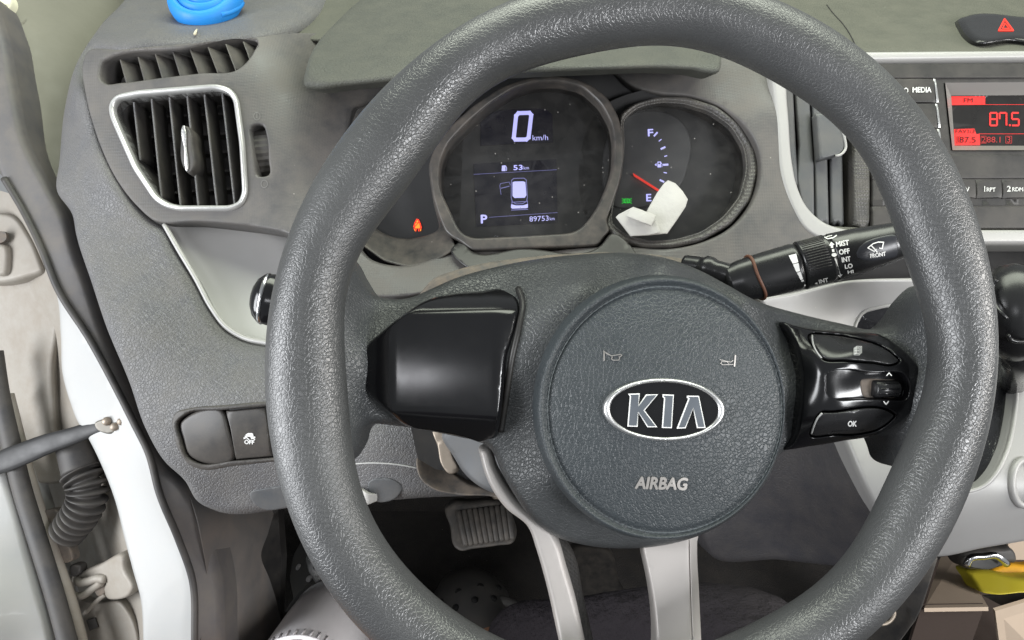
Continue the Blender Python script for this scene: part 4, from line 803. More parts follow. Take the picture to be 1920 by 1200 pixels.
pr.line(Z(ZO, [(802, 577), (820, 556), (838, 577)]), 1.6).line(Z(ZO, [(780, 770), (797, 792), (815, 770)]), 2.0)
pr.build('legend', s_tr, m_ink, trim, off=0.0012)
pr = Print().line(Z(ZO, [(475, 304), (690, 338)]), 1.5); pr.build('button_groove', s_tr, m_black, trim, off=0.0010)
Print().line(Z(ZO, [(400, 1000), (635, 992)]), 2.2).build('button_rib', s_tr, m_btn, trim, off=0.0014, thick=0.001)
# silver lower spokes
ls = Z(ZL, [(-10, -30), (40, -40), (100, 90), (150, 180), (240, 300), (330, 380), (420, 440), (480, 545), (520, 680), (570, 850), (630, 1115), (680, 1330), (760, 1700), (600, 1700), (520, 1330), (470, 1115), (400, 800), (340, 590), (290, 455), (150, 335), (60, 205), (0, 30)])
panel('lower_spoke', ls, SR([(905, 845, -.046), (945, 930, -.045), (1010, 985, -.045), (1030, 1100, -.042), (1070, 1198, -.036), (1110, 1300, -.012), (1130, 1380, -.002)]), m_spoke, sw, bevel=12, drop=0.006, depth=0.012, step=8)
panel('spoke_web', Z(ZL, [(420, 450), (500, 520), (560, 600), (620, 850), (680, 1115), (780, 1600), (640, 1600), (560, 1115), (500, 850), (440, 600)]), SR([(1040, 1010, -.066), (1080, 1115, -.066), (1110, 1198, -.064), (1130, 1330, -.050)]), m_knurl, sw, bevel=5, drop=0.003, depth=0.012, step=9)
rs = Z(ZL, [(960, 480), (1256, 480), (1258, 560), (1262, 700), (1268, 900), (1276, 1115), (1284, 1400), (1295, 1700), (1050, 1700), (1058, 1300), (1062, 1115), (1055, 980), (1030, 800), (1005, 680), (985, 590)])
s_rs = SR([(1210, 1010, -.050), (1300, 1010, -.050), (1222, 1100, -.045), (1292, 1100, -.045), (1240, 1198, -.038), (1300, 1198, -.038), (1230, 1330, -.012), (1330, 1330, -.012)])
panel('lower_spoke', rs, s_rs, m_spoke, sw, bevel=4, drop=0.002, depth=0.016, step=8)
def s_flank(px, py):
    e = np.interp(np.asarray(py, float), [1000, 1060, 1131, 1198, 1287, 1381], [1292.6, 1294.0, 1296.3, 1298.8, 1301.5, 1304.7])
    return s_rs(e, py) + (RT * 0.72 - N * 0.69) * ((np.asarray(px, float) - e) * 0.00034)[..., None]
panel('spoke_flank', Z(ZL, [(1257, 480), (1360, 480), (1338, 540), (1335, 600), (1345, 800), (1360, 1115), (1375, 1400), (1395, 1700), (1296, 1700), (1285, 1400), (1277, 1115), (1269, 900), (1263, 700), (1259, 560)]), s_flank, m_spoke, sw, bevel=2.5, drop=0.0015, depth=0.010, step=8)

# ================================================================== STALKS
def stalk_frame(A2, B2, wA, wB):
    A3, B3 = pp(*A2, wA), pp(*B2, wB); T = (B3 - A3); L = np.linalg.norm(T); T /= L
    nv = N - T * (N @ T); nv /= np.linalg.norm(nv); sd = np.cross(T, nv)
    return A3, T, L, nv, sd
wip = thing('wiper_stalk', 'black wiper stalk printed with white MIST OFF INT LO HI settings', 'stalk', pp(1335, 512, -0.07))
A3, T3, L3, nv3, sd3 = stalk_frame((1330, 542), (1700, 447), -0.075, -0.062)
prof = [(.08, .0075), (.10, .0110), (.16, .0128), (.25, .0138), (.44, .0148), (.455, .0142), (.46, .0142), (.47, .0152), (.60, .0152), (.615, .0143), (.62, .0143), (.63, .0149), (.75, .0142), (.9, .0122), (1.0, .0108), (1.03, .0095), (1.04, .004)]
tt = np.array([p[0] for p in prof]); rr = np.array([p[1] for p in prof])
def seg_body(name, lo, hi, mat, ridges=False):
    ts = np.unique(np.r_[np.linspace(lo, hi, 16), tt[(tt > lo) & (tt < hi)]]); r = np.interp(ts, tt, rr)
    return sweep(name, A3 + T3 * (ts * L3)[:, None], r, mat, wip, rb=r * 0.86, nv=nv3, seg=36)
seg_body('lever_arm', .08, .455, m_stalk); seg_body('speed_ring', .46, .6175, m_stalk); seg_body('lever_end', .62, 1.04, m_stalk)
nk = path_w([(1285, 497, -.09), (1318, 502, -.082), (1345, 509, -.076), (1372, 519, -.074), (1395, 525, -.073)], 5)
nu = np.linspace(0, 1, len(nk)); sweep('lever_neck', nk, np.interp(nu, [0, .3, .32, .45, .47, .7, 1], [.0065, .0065, .0080, .0080, .0066, .0072, .0108]), m_stalk, wip, seg=24)
def s_stalk(px, py):
    """point of the lever surface seen at a pixel"""
    px = np.asarray(px, float); py = np.asarray(py, float)
    r = rays(px, py); P = CAM + r * 0.46
    for _ in range(12):
        q = P - A3; tl_ = q @ T3 / L3; rad_ = np.interp(tl_, tt, rr); s_ = np.clip((q @ sd3) / rad_, -.97, .97)
        h = rad_ * 0.86 * np.sqrt(1 - s_ * s_); cur = q @ nv3
        P = P + r * ((h - cur) / (r @ nv3))[..., None] * 0.8
    return P
for k in range(15):
    a = 0.35 + k * 0.11
    ts = np.linspace(.475, .585, 6); r = np.interp(ts, tt, rr)
    P = A3 + T3 * (ts * L3)[:, None] + sd3 * (-(r * math.cos(a)))[:, None] + nv3 * (r * .86 * math.sin(a))[:, None]
    sweep('ring_rib', P, 0.00042, m_black, wip, seg=5)
pr = Print()
for q in ([(815, 362), (880, 345), (898, 420), (850, 432)], [(852, 438), (900, 426), (914, 495), (882, 505)], [(886, 510), (918, 500), (940, 565), (918, 572)], [(920, 577), (943, 570), (963, 620), (952, 626)]): pr.poly(Z(ZP, q))
pr.text('MIST', *Z(ZP, [(1277, 258)])[0], 9.5, 24, -9, bold=0.4).text('OFF', *Z(ZP, [(1292, 328)])[0], 9.5, 19.5, -8, bold=0.4).text('INT', *Z(ZP, [(1308, 395)])[0], 9, 16, -9, bold=0.4).text('LO', *Z(ZP, [(1330, 453)])[0], 8, 14, -9, bold=0.4).text('HI', *Z(ZP, [(1346, 502)])[0], 5.5, 10.5, -9, bold=0.4)
pr.text('INT', *Z(ZP, [(1115, 578)])[0], 7, 17, -13, bold=0.3).poly(Z(ZP, [(1037, 602), (1060, 592), (1062, 609)]))
pr.poly(Z(ZP, [(1160, 278), (1182, 245), (1208, 268), (1195, 272), (1198, 295), (1178, 298), (1174, 276)])).poly(Z(ZP, [(1185, 308), (1205, 305), (1208, 330), (1188, 333)])).disc(*Z(ZP, [(1206, 356)])[0], 5, 3.6)
pr.poly(Z(ZP, [(1207, 388), (1222, 386), (1240, 460), (1262, 526), (1278, 524), (1258, 550), (1236, 532), (1248, 528), (1228, 465)]))
pr.line(Z(ZP, [(1125, 205), (1150, 218), (1195, 210), (1225, 190)]), 2.0).line(Z(ZP, [(1140, 200), (1185, 190)]), 1.4)
pr.build('legend', s_stalk, m_ink, wip, off=0.0003)
# thumb flat with the front wiper sign
capq = Z(ZP, [(1385, 345), (1400, 300), (1450, 245), (1530, 205), (1620, 180), (1700, 168), (1745, 178), (1765, 250), (1770, 330), (1755, 375), (1640, 405), (1540, 420), (1450, 412), (1400, 390)])
panel('thumb_flat', capq, lambda px, py: s_stalk(px, py) + nv3 * 0.0001, M('stalk_flat', (0.020, 0.021, 0.026), 0.34), wip, bevel=6, drop=0.0012, depth=0.001, step=5)
fr = lambda px, py: s_stalk(px, py) + nv3 * 0.0004
pr = Print().text('FRONT', *Z(ZP, [(1577, 358)])[0], 7.5, 29, -9, bold=0.4)
pr.line(Z(ZP, [(1490, 298), (1535, 262), (1580, 248), (1625, 250), (1612, 305), (1590, 300)]), 2.0).line(Z(ZP, [(1492, 300), (1545, 328), (1562, 312)]), 2.0).line(Z(ZP, [(1520, 278), (1570, 335)]), 2.2)
pr.build('front_wiper_sign', fr, m_ink, wip, off=0.0005)
# brown rubber band round the lever
rb_ = []
for a in np.linspace(0, 2 * math.pi, 40, endpoint=False):
    tl_ = 0.235 + 0.012 * math.cos(a) + 0.006 * math.sin(3 * a); r = float(np.interp(tl_, tt, rr)) + 0.0004
    rb_.append(A3 + T3 * tl_ * L3 + sd3 * r * math.cos(a) + nv3 * r * .86 * math.sin(a))
sweep('rubber_band', rb_, 0.0010, m_brown, nv=T3, seg=8, closed=True, label='thin brown rubber band looped round the wiper stalk', cat='rubber band')
# indicator stalk tip left of the rim
ind = thing('indicator_stalk', 'glossy black indicator stalk tip poking out behind the wheel rim', 'stalk', pp(600, 590, -0.08))
iA, iT, iL, inv, isd = stalk_frame((640, 585), (474, 556), -0.075, -0.070)
pf = [(0, .010), (.55, .0125), (.66, .0150), (.80, .0160), (.90, .0150), (.96, .0120), (1.0, .0075), (1.012, .003)]
sweep('lever', [iA + iT * iL * p for p, _ in pf], [r for _, r in pf], m_gloss, ind, rb=[r * .8 for _, r in pf], nv=inv, seg=28)
sweep('end_ring', [iA + iT * iL * p for p in (.84, .86, .885)], [.0158, .0162, .0157], m_chrome, ind, rb=[.0127, .0131, .0126], nv=inv, seg=28)

# ================================================================== BLUE COILED CLOTH ON THE DASH
s_bl = lambda px, py: s_body(px, py) + UP * 0.004
bc = s_body(np.array(388.0), np.array(34.0)); 
# local frame of the sloping dash top under it
e1 = s_body(np.array(398.0), np.array(30.0)) - s_body(np.array(378.0), np.array(30.0)); e2 = s_body(np.array(388.0), np.array(10.0)) - s_body(np.array(388.0), np.array(45.0))
e1 /= np.linalg.norm(e1); nb = np.cross(e1, e2); nb /= np.linalg.norm(nb); nb = nb if nb[2] > 0 else -nb; nb = nb * 0.75 + N * 0.65; nb /= np.linalg.norm(nb); e1 = e1 - nb * (e1 @ nb); e1 /= np.linalg.norm(e1); e2 = np.cross(nb, e1)
bl = thing('cloth_roll', 'bright blue cloth wound into a flat coil on the dash top', 'cloth', bc)
RB = 0.0295
ctr = bc + nb * 0.009 + e2 * 0.012
ths = np.linspace(0, 2 * math.pi * 3.3, 150)
for nm, r0_, r1_, zo in (('coil', RB * 0.12, RB * 0.80, 0.004),):
    sp_ = [ctr + (e1 * math.cos(a) + e2 * math.sin(a)) * (r0_ + (r1_ - r0_) * a / ths[-1]) + nb * (zo + 0.0012 * math.sin(a * 1.3)) for a in ths]
    sweep(nm, sp_, np.interp(np.arange(150), [0, 8, 140, 149], [.002, .0040, .0044, .002]), m_blue, bl, rb=.0095, nv=nb, seg=14)
ot = np.linspace(0, 2 * math.pi, 60, endpoint=False)
sweep('outer_wrap', [ctr + (e1 * math.cos(a) + e2 * math.sin(a)) * RB * (0.93 + 0.02 * math.sin(3 * a)) + nb * (0.0005 + .001 * math.sin(2 * a + 1)) for a in ot], .0060 , m_blue, bl, rb=.0105, nv=nb, seg=16, closed=True)
sweep('wrap_fold', [ctr + (e1 * math.cos(a) + e2 * math.sin(a)) * RB * 1.05 + nb * (.004 - .0012 * k) for k, a in enumerate(np.linspace(-0.9, 0.1, 8))], .0028, m_blue, bl, nv=nb, seg=8)
stp = s_body(np.array(367.0), np.array(62.0))
sweep('straw_bit', [s_body(np.array(x), np.array(y)) + nb * .001 for x, y in ((370, 57), (368, 61), (366, 66))], [.0006, .001, .0012], M('straw', (.6, .55, .4), .7), seg=6, label='tiny pale straw scrap below the blue cloth', cat='straw')

# ================================================================== CAR BODY AND DOOR (left)
bodyc = thing('car', 'white car door opening with open door, grey seals and beige windscreen pillar', 'car', pp(250, 1200, -0.35))
panel('pillar_trim', [(-450, -120), (320, -120), (330, 60), (260, 250), (220, 420), (130, 460), (60, 400), (-60, 250), (-450, 150)], SR([(-150, -120, -.30), (0, 0, -.305), (100, 100, -.315), (240, -100, -.52), (220, 60, -.40), (110, 340, -.285), (60, 300, -.285), (-100, 200, -.28), (200, 400, -.31)]), m_pillar, bodyc, bevel=0, depth=0.02, step=20, smooth=False)
pr = Print()
for k in range(9):
    x, y = 12 + k * 4.1, 66 - k * 2.6; pr.line([(x, y - 1), (x + 5.5, y - 9)], 1.5)
pr.build('pillar_marking', SR([(-150, -120, -.30), (0, 0, -.305), (100, 100, -.315), (240, -100, -.52), (220, 60, -.40), (110, 340, -.285), (60, 300, -.285), (-100, 200, -.28), (200, 400, -.31)]), M('marking', (0.17, 0.16, 0.13), 0.7), bodyc, off=0.0006)
# rubber weatherstrip, a broad lip running down the opening
stL = [(-60, 60), (-30, 200), (0, 338), (37, 400), (71, 470), (101, 545), (161, 640), (210, 730), (244, 797), (270, 850), (292, 930), (326, 1012), (352, 1087), (357, 1200), (357, 1290)]
stR = [(-30, -20), (0, 45), (22, 150), (45, 262), (90, 352), (124, 420), (133, 455), (161, 531), (187, 612), (230, 719), (262, 800), (302, 880), (335, 905), (362, 945), (390, 1012), (412, 1106), (415, 1200), (415, 1290)]
s_st = SR([(-50, 60, -.26), (0, 200, -.258), (40, 400, -.258), (120, 440, -.25), (160, 600, -.25), (240, 780, -.25), (330, 950, -.255), (330, 1010, -.262), (410, 1100, -.29), (355, 1200, -.272), (415, 1250, -.295)])
panel('door_seal', stL + stR[::-1], s_st, m_rubber, bodyc, bevel=12, drop=0.009, depth=0.03, step=10)
sl = catmull([(x + 9, y - 3) for x, y in stL[2:]], False, 8)
sweep('seal_lip', s_st(sl[:, 0], sl[:, 1]) + N * 0.001, 0.0030, m_rubber2, bodyc, seg=10)
jl = [(99, 546), (109, 632), (112, 700), (127, 756), (142, 794), (157, 817), (187, 877), (210, 937), (229, 1012), (244, 1069), (259, 1125), (264, 1200), (268, 1290)]
panel('door_jamb', [(95, 535)] + jl[0:] + [(375, 1290), (372, 1200), (368, 1087), (342, 1012), (308, 930), (284, 850), (258, 790), (222, 725), (172, 636), (118, 552)], SR([(100, 545, -.272), (200, 720, -.275), (120, 700, -.290), (250, 850, -.278), (200, 880, -.292), (300, 1000, -.285), (240, 1050, -.297), (360, 1200, -.29), (265, 1200, -.30)]), m_white, bodyc, bevel=9, drop=0.007, depth=0.05, step=12)
# inner jamb recess behind
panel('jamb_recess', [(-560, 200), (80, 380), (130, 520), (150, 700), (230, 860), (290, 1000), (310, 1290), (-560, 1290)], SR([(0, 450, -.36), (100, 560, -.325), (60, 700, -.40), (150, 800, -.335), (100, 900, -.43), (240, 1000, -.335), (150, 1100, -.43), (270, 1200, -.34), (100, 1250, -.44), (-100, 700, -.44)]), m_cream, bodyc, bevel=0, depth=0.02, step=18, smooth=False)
# hinges
def bracket(pts, w, mat, parent, name, depth=0.02, bevel=4, step=7, tilt=0.0):
    return panel(name, pts, SR([(pts[0][0], pts[0][1], w), (pts[len(pts)//2][0], pts[len(pts)//2][1], w + tilt), (pts[len(pts)//4][0], pts[len(pts)//4][1], w)]), mat, parent, bevel=bevel, drop=0.004, depth=depth, step=step)
h1 = panel('hinge', Z(ZQ, [(430, 840), (520, 800), (655, 745), (665, 820), (710, 935), (690, 965), (620, 990), (570, 985), (545, 930), (560, 880), (545, 865), (480, 890), (420, 890), (402, 870)]), SR([(150, 1080, -.35), (230, 1045, -.315), (248, 1110, -.315), (200, 1125, -.34)]), m_cream, bodyc, bevel=6, drop=0.006, depth=0.02, step=7)
sweep('hinge_arm', path_w([(150 - 8, 1085, -.355), (150, 1092, -.345), (165, 1090, -.34), (185, 1084, -.335), (198, 1086, -.333)], 5), 0.0040, m_cream, h1, seg=10)
sweep('hinge_link', path_w([(130, 1085, -.36), (138, 1115, -.35), (150, 1118, -.345), (172, 1105, -.34), (190, 1092, -.335)], 5), 0.0035, m_cream, h1, seg=10)
panel('bolt', Z(ZQ, [(370, 805), (425, 803), (425, 845), (390, 862), (368, 830)]), SW(-.345), m_dark, h1, bevel=3, drop=0.002, depth=0.01, step=5)
panel('spring_clip', Z(ZQ, [(500, 925), (550, 895), (562, 950), (520, 968)]), SW(-.338), m_dusty, h1, bevel=3, drop=0.002, depth=0.01, step=5)
sweep('stay_rod', path_w([(158, 1152, -.352), (178, 1130, -.345), (196, 1115, -.34)], 8), 0.0022, m_cream, h1, seg=8)
h2 = panel('hinge', Z(ZU, [(-120, 880), (55, 868), (110, 940), (160, 1055), (168, 1080), (100, 1112), (-120, 1120)]), SR([(-50, 420, -.34), (20, 405, -.33), (75, 500, -.318), (-50, 520, -.34)]), m_cream, bodyc, bevel=7, drop=0.006, depth=0.03, step=7)
panel('hinge_knuckle', Z(ZU, [(-40, 980), (20, 985), (30, 1050), (20, 1100), (-40, 1100)]), SW(-.322), m_cream, h2, bevel=7, drop=0.005, depth=0.02, step=6)
panel('bolt_hole', Z(ZU, [(-30, 938), (22, 935), (24, 962), (5, 975), (-30, 978)]), SW(-.322), m_dusty, h2, bevel=0, depth=0.004, step=6)
# corrugated wiring boot
bp_ = path_w([(138, 815, -.33), (145, 850, -.328), (152, 885, -.325)], 5)
boot = sweep('wiring_boot', bp_, np.linspace(.0175, .0165, len(bp_)), m_rubber2, bodyc, seg=22, label='grey corrugated rubber wiring boot')
cp = path_w([(152, 883, -.325), (162, 906, -.324), (164, 932, -.325), (154, 958, -.328), (138, 982, -.333), (120, 1004, -.338)], 1.3)
cr_ = .0142 + .0034 * np.sign(np.sin(np.arange(len(cp)) / len(cp) * 2 * math.pi * 11)) * np.abs(np.sin(np.arange(len(cp)) / len(cp) * 2 * math.pi * 11)) ** 0.6
sweep('corrugated_sleeve', cp, cr_ * np.linspace(1.1, .95, len(cp)), m_rubber2, boot, seg=24)
mountp = panel('boot_mount', Z(ZQ, [(240, 505), (298, 500), (345, 640), (378, 780), (340, 790), (290, 680)]), SW(-.338), m_dusty, boot, bevel=3, drop=0.002, depth=0.01, step=7)
# door
door = panel('door', [(-560, 860), (-60, 840), (-10, 860), (20, 930), (48, 1030), (70, 1110), (95, 1200), (110, 1290), (-560, 1290)], SR([(-200, 900, -.33), (0, 880, -.325), (50, 1040, -.325), (90, 1200, -.32), (20, 1050, -.318), (-50, 1150, -.29), (-200, 1250, -.29), (40, 1230, -.312)]), m_white, bodyc, bevel=12, drop=0.008, depth=0.05, step=13, label='open white door')
panel('door_skin', [(-560, 520), (-40, 480), (70, 520), (100, 560), (95, 700), (100, 810), (110, 905), (60, 905), (20, 760), (-30, 740), (-560, 740)], SR([(-200, 600, -.40), (60, 530, -.345), (90, 700, -.35), (100, 880, -.36), (30, 700, -.37)]), m_cream, door, bevel=8, drop=0.006, depth=0.02, step=14)
sweep('door_edge_lip', path_w([(15, 740, -.342), (30, 800, -.341), (48, 870, -.34), (75, 960, -.339), (102, 1040, -.337), (130, 1120, -.335), (152, 1200, -.333), (170, 1290, -.332)], 12), .0055, m_cream, door, seg=12)
sweep('door_seal_strip', path_w([(-12, 660, -.327), (0, 740, -.327), (20, 830, -.326), (42, 920, -.325), (70, 1010, -.324), (98, 1100, -.322), (126, 1200, -.32), (150, 1290, -.318)], 10), .0088, m_rubber2, door, rb=.007, seg=18)
panel('latch_hole', Z(ZQ, [(462, 1095), (508, 1083), (526, 1132), (480, 1152)]), SW(-.36), m_rubber2, door, bevel=0, depth=0.004, step=8, smooth=False)
panel('door_inner_edge', Z(ZQ, [(395, 960), (480, 1000), (640, 1000), (690, 1060), (700, 1400), (470, 1400), (440, 1150)]), SR([(140, 1120, -.372), (240, 1140, -.345), (170, 1250, -.37), (245, 1260, -.35)]), m_cream, door, bevel=4, drop=0.003, depth=0.01, step=14)
# check strap
q = catmull([(-60, 895, -.325), (0, 868, -.318), (40, 852, -.312), (90, 832, -.305), (140, 816, -.298), (175, 803, -.292), (205, 793, -.285)], False, 8)
cs = sweep('check_strap', np.array([pp(*p) for p in q]), np.interp(np.linspace(0, 1, len(q)), [0, .3, .5, .8, 1], [.0070, .0110, .0100, .0075, .0070]), M('greasy_steel', (.022, .022, .023), .5, metal=.1), bodyc, rb=.003, seg=14)
panel('strap_end', Z(ZQ, [(500, 40), (545, 15), (600, 5), (640, 30), (650, 60), (620, 85), (590, 98), (545, 92), (510, 70)]), SW(-.281), M('greasy_bracket', (.20, .19, .17), .4, metal=.4, dust=.4), cs, bevel=4, drop=0.004, depth=0.012, step=5)
for px_, py_ in ((200, 790), (215, 800), (228, 790)):
    sweep('rivet', [pp(px_, py_, -.282), pp(px_, py_, -.2775), pp(px_, py_, -.2765)], [.004, .0036, .001], m_metal, cs, nv=RT, seg=12)
# kick panel inside the opening
panel('kick_panel', [(345, 900), (409, 955), (480, 955), (468, 1020), (452, 1070), (470, 1115), (490, 1180), (500, 1290), (380, 1290), (385, 1100), (365, 980)], SR([(345, 905, -.27), (409, 964, -.29), (480, 960, -.40), (400, 1100, -.30), (470, 1115, -.38), (410, 1280, -.31), (495, 1250, -.40)]), m_kick, bodyc, bevel=10, drop=0.008, depth=0.05, step=11)
panel('kick_recess', [(395, 940), (520, 940), (528, 1050), (515, 1300), (480, 1300), (455, 1120), (430, 1080), (405, 1010)], SR([(395, 940, -.40), (640, 935, -.52), (455, 1110, -.41), (600, 1200, -.6)]), m_black, bodyc, bevel=0, depth=0.02, step=16, smooth=False)

# ================================================================== BRAKE PEDAL
ped = thing('brake_pedal', 'ribbed rubber brake pedal under the dashboard', 'pedal', pp(905, 1030, -0.46))
pout = Z(ZK, [(1158, 448), (1175, 435), (1300, 425), (1440, 418), (1490, 430), (1530, 520), (1555, 620), (1540, 655), (1450, 675), (1300, 695), (1240, 705), (1212, 690), (1180, 570)])
s_pd = SR([(840, 950, -.435), (940, 940, -.43), (965, 1015, -.40), (855, 1030, -.405)])
panel('pad', pout, s_pd, m_pedal, ped, bevel=7, drop=0.006, depth=0.018, step=6)
for k in range(10):
    x0, y0 = 1228 + k * 31, 470 - k * 4; x1, y1 = 1272 + k * 29, 672 - k * 4
    (a0, b0), (a1, b1) = Z(ZK, [(x0, y0), (x1, y1)])
    sweep('rib', [s_pd(np.array(a0 + (a1 - a0) * u), np.array(b0 + (b1 - b0) * u)) + N * .0008 for u in (0, .05, .5, .95, 1)], [.001, .0030, .0032, .0030, .001], m_pedal, ped, seg=8)
sweep('arm', [s_pd(np.array(930.), np.array(960.)) - N * .02, pp(960, 900, -.48), pp(1000, 800, -.52)], .010, m_metal, ped, seg=10)
panel('accelerator_pedal', Z(ZL, [(570, 560), (790, 590), (830, 740), (880, 880), (720, 960), (620, 980)]), SR([(1080, 1030, -.56), (1150, 1035, -.56), (1170, 1120, -.50), (1100, 1150, -.50)]), m_pedal, None, bevel=6, drop=0.006, depth=0.02, step=9, label='dusty flat accelerator pedal behind the lower spokes', cat='pedal')

# ================================================================== DRIVER'S LEGS AND CLOGS
def z_at(px, py, z): return SZ(z)(np.array(float(px)), np.array(float(py)))
per = thing('person', 'seated driver in dark trousers, white socks and black perforated clogs', 'person', (0.0, -0.2, 0.0))
def skin_mesh(name, pts, edges, radii, mat, parent, levels=2):
    me = bpy.data.meshes.new(name); base = ROOT[parent.name]
    me.from_pydata([tuple(np.array(p) - base) for p in pts], edges, []); me.update()
    o = bpy.data.objects.new(name, me); C.objects.link(o); o.parent = parent; ROOT[o.name] = base
    sk = o.modifiers.new('skin', 'SKIN'); sk.use_smooth_shade = True
    for v, r in zip(me.skin_vertices[0].data, radii): v.radius = (r, r) if not isinstance(r, tuple) else r
    me.skin_vertices[0].data[0].use_root = True
    s = o.modifiers.new('sub', 'SUBSURF'); s.levels = levels; s.render_levels = levels
    me.materials.append(mat); return o
Lank = z_at(622, 1168, 0.095)
Rank = z_at(925, 1215, 0.075)
kneeR = CAM + rays(1440, 1205) * 0.62
kneeL = np.array([-0.17, 0.10, 0.44])
pel = np.array([0.02, -0.32, 0.36]); hipL = np.array([-0.08, -0.28, 0.35]); hipR = np.array([0.12, -0.28, 0.35])
Ltoe = z_at(608, 1010, 0.05); Rtoe = z_at(868, 1075, 0.05)
calfL = (kneeL + Lank) / 2 + np.array([0, -.01, 0])
def py_of(P):
    q = np.asarray(P) - CAM; return 600 - FPX * (q @ UP) / (q @ FW)
low = np.array([0, 0, -.030])
body_pts = [pel, hipL, kneeL, calfL, Lank, Lank * .5 + Ltoe * .5 + low, Ltoe + low * .6, hipR, kneeR - np.array([0, 0, .02]), (kneeR + Rank) / 2, Rank + low * .4, Rank * .5 + Rtoe * .5 + low, Rtoe + low * .6]
skin_mesh('body', body_pts, [(0, 1), (1, 2), (2, 3), (3, 4), (4, 5), (5, 6), (0, 7), (7, 8), (8, 9), (9, 10), (10, 11), (11, 12)], [.12, .085, .050, .042, .030, .022, .016, .085, .050, .040, .028, .022, .016], m_skin, per)
tro_pts = [pel, hipL, kneeL, kneeL * .8 + Lank * .2, hipR, hipR * .5 + kneeR * .5, kneeR, kneeR * .62 + Rank * .38 + np.array([.01, 0, .01]), kneeR * .25 + Rank * .75 + np.array([.012, 0, .0]), kneeR * .0 + Rank + np.array([.004, .012, -.005])]
skin_mesh('trousers', tro_pts, [(0, 1), (1, 2), (2, 3), (0, 4), (4, 5), (5, 6), (6, 7), (7, 8), (8, 9)], [.14, .10, .075, .07, .10, .080, .066, .052, .050, .054], m_trouser, per)
us_ = np.linspace(0, 1, 200); pys = np.array([py_of(Lank + (calfL - Lank) * u) for u in us_]); utop = us_[np.argmax(pys > 1292)] if (pys > 1292).any() else .5
sdir = calfL - Lank
sock = sweep('sock', [Lank + (Ltoe - Lank) * .30 + np.array([0, 0, -.05]), Lank + np.array([0, .015, -.03])] + [Lank + sdir * utop * k for k in (0, .25, .5, .75, 1.0)], [.030, .045, .0475, .0475, .047, .0465, .046], m_sock, per, nv=np.array([0, -1, .2]), seg=40, cap=False)
ax = sdir / np.linalg.norm(sdir); a1 = np.cross(ax, [0, 1, 0]); a1 /= np.linalg.norm(a1); a2 = np.cross(ax, a1)
sweep('sock_cuff', [Lank + sdir * utop + (a1 * math.cos(a) + a2 * math.sin(a)) * .0455 for a in np.linspace(0, 2 * math.pi, 40, endpoint=False)], .0022, m_sock, sock, nv=ax, seg=8, closed=True)
for k in range(40):
    a = k / 40 * 2 * math.pi; dr_ = a1 * math.cos(a) + a2 * math.sin(a)
    sweep('sock_rib', [Lank + sdir * utop * u + dr_ * .0465 for u in (.90, .95, 1.0)], .0008, m_sock, sock, nv=dr_, seg=5)
def clog(toe, heel, toe_px, holes, mat_hole, ankle):
    ax = heel - toe; L = np.linalg.norm(ax); ax = ax / L
    zup = np.array([0, 0, 1.0]); sd_ = np.cross(ax, zup)
    us = np.array([0, .03, .08, .16, .28, .42, .56, .70, .85, .95, 1.0]); wd_ = np.array([.006, .024, .036, .045, .050, .047, .043, .042, .040, .033, .012])
    hh = np.array([.010, .020, .028, .034, .040, .044, .040, .032, .028, .026, .012])
    cl = sweep('clog', [toe + ax * L * u + zup * (h - .05) for u, h in zip(us, hh)], wd_, m_clog, per, rb=hh, nv=zup, seg=28)
    for (u, s) in holes:
        i = np.interp(u, us, wd_); h = np.interp(u, us, hh); y = s * i; z = h * math.sqrt(max(0, 1 - s * s))
        c_ = toe + ax * L * u + zup * (h - .05) + sd_ * y + zup * z
        nn = sd_ * (y / i ** 2) + zup * (z / h ** 2); nn /= np.linalg.norm(nn)
        sweep('vent_hole', [c_ - nn * .002, c_ + nn * .0008], [.0042, .0042], mat_hole, cl, nv=ax, seg=12)
    return cl, ax, sd_, L
m_hole_l = M('sock_showing_hole', (.55, .53, .53), .8); m_hole_d = M('dark_hole', (.012, .012, .012), .9)
hl = z_at(655, 1330, 0.05); hr = z_at(935, 1320, 0.05)
hol = [(.18, -.45), (.18, .1), (.18, .6), (.30, -.72), (.30, -.25), (.30, .3), (.30, .75), (.42, -.5), (.42, 0), (.42, .5), (.52, -.75), (.52, .7)]
cl1, ax1, sd1, L1 = clog(Ltoe + (Ltoe - hl) * .12, hl, None, [(u, -s) for u, s in hol], m_hole_l, Lank)
cl2, ax2, sd2, L2 = clog(Rtoe + (Rtoe - hr) * .05, hr, None, hol, m_hole_d, Rank)
for cl_, ank in ((cl1, Lank), (cl2, Rank)):
    for rr_, dz_ in ((.058, -.018), (.062, -.030)):
        sweep('collar', [np.array([ank[0] + rr_ * math.cos(a), ank[1] + rr_ * 1.15 * math.sin(a), ank[2] + dz_ + .012 * math.sin(a)]) for a in np.linspace(0, 2 * math.pi, 40, endpoint=False)], .007, m_clog, cl_, nv=np.array([0, 0, 1.]), seg=10, closed=True)
sp0 = z_at(598, 1066, .112)
strap = sweep('heel_strap', [z_at(588, 1040, .108), z_at(596, 1062, .112), z_at(606, 1085, .108)], [.010, .012, .010], M('strap_grey', (.30, .30, .30), .6), cl1, rb=.004, nv=np.array([0, -.3, 1.]), seg=12)
lgp = np.array([z_at(x, y, .1165) for x, y in ((592, 1060), (592, 1067), (595, 1069), (600, 1069))])
sweep('strap_mark', lgp, .0014, m_ink, cl1, nv=np.array([0, -.3, 1.]), seg=6)

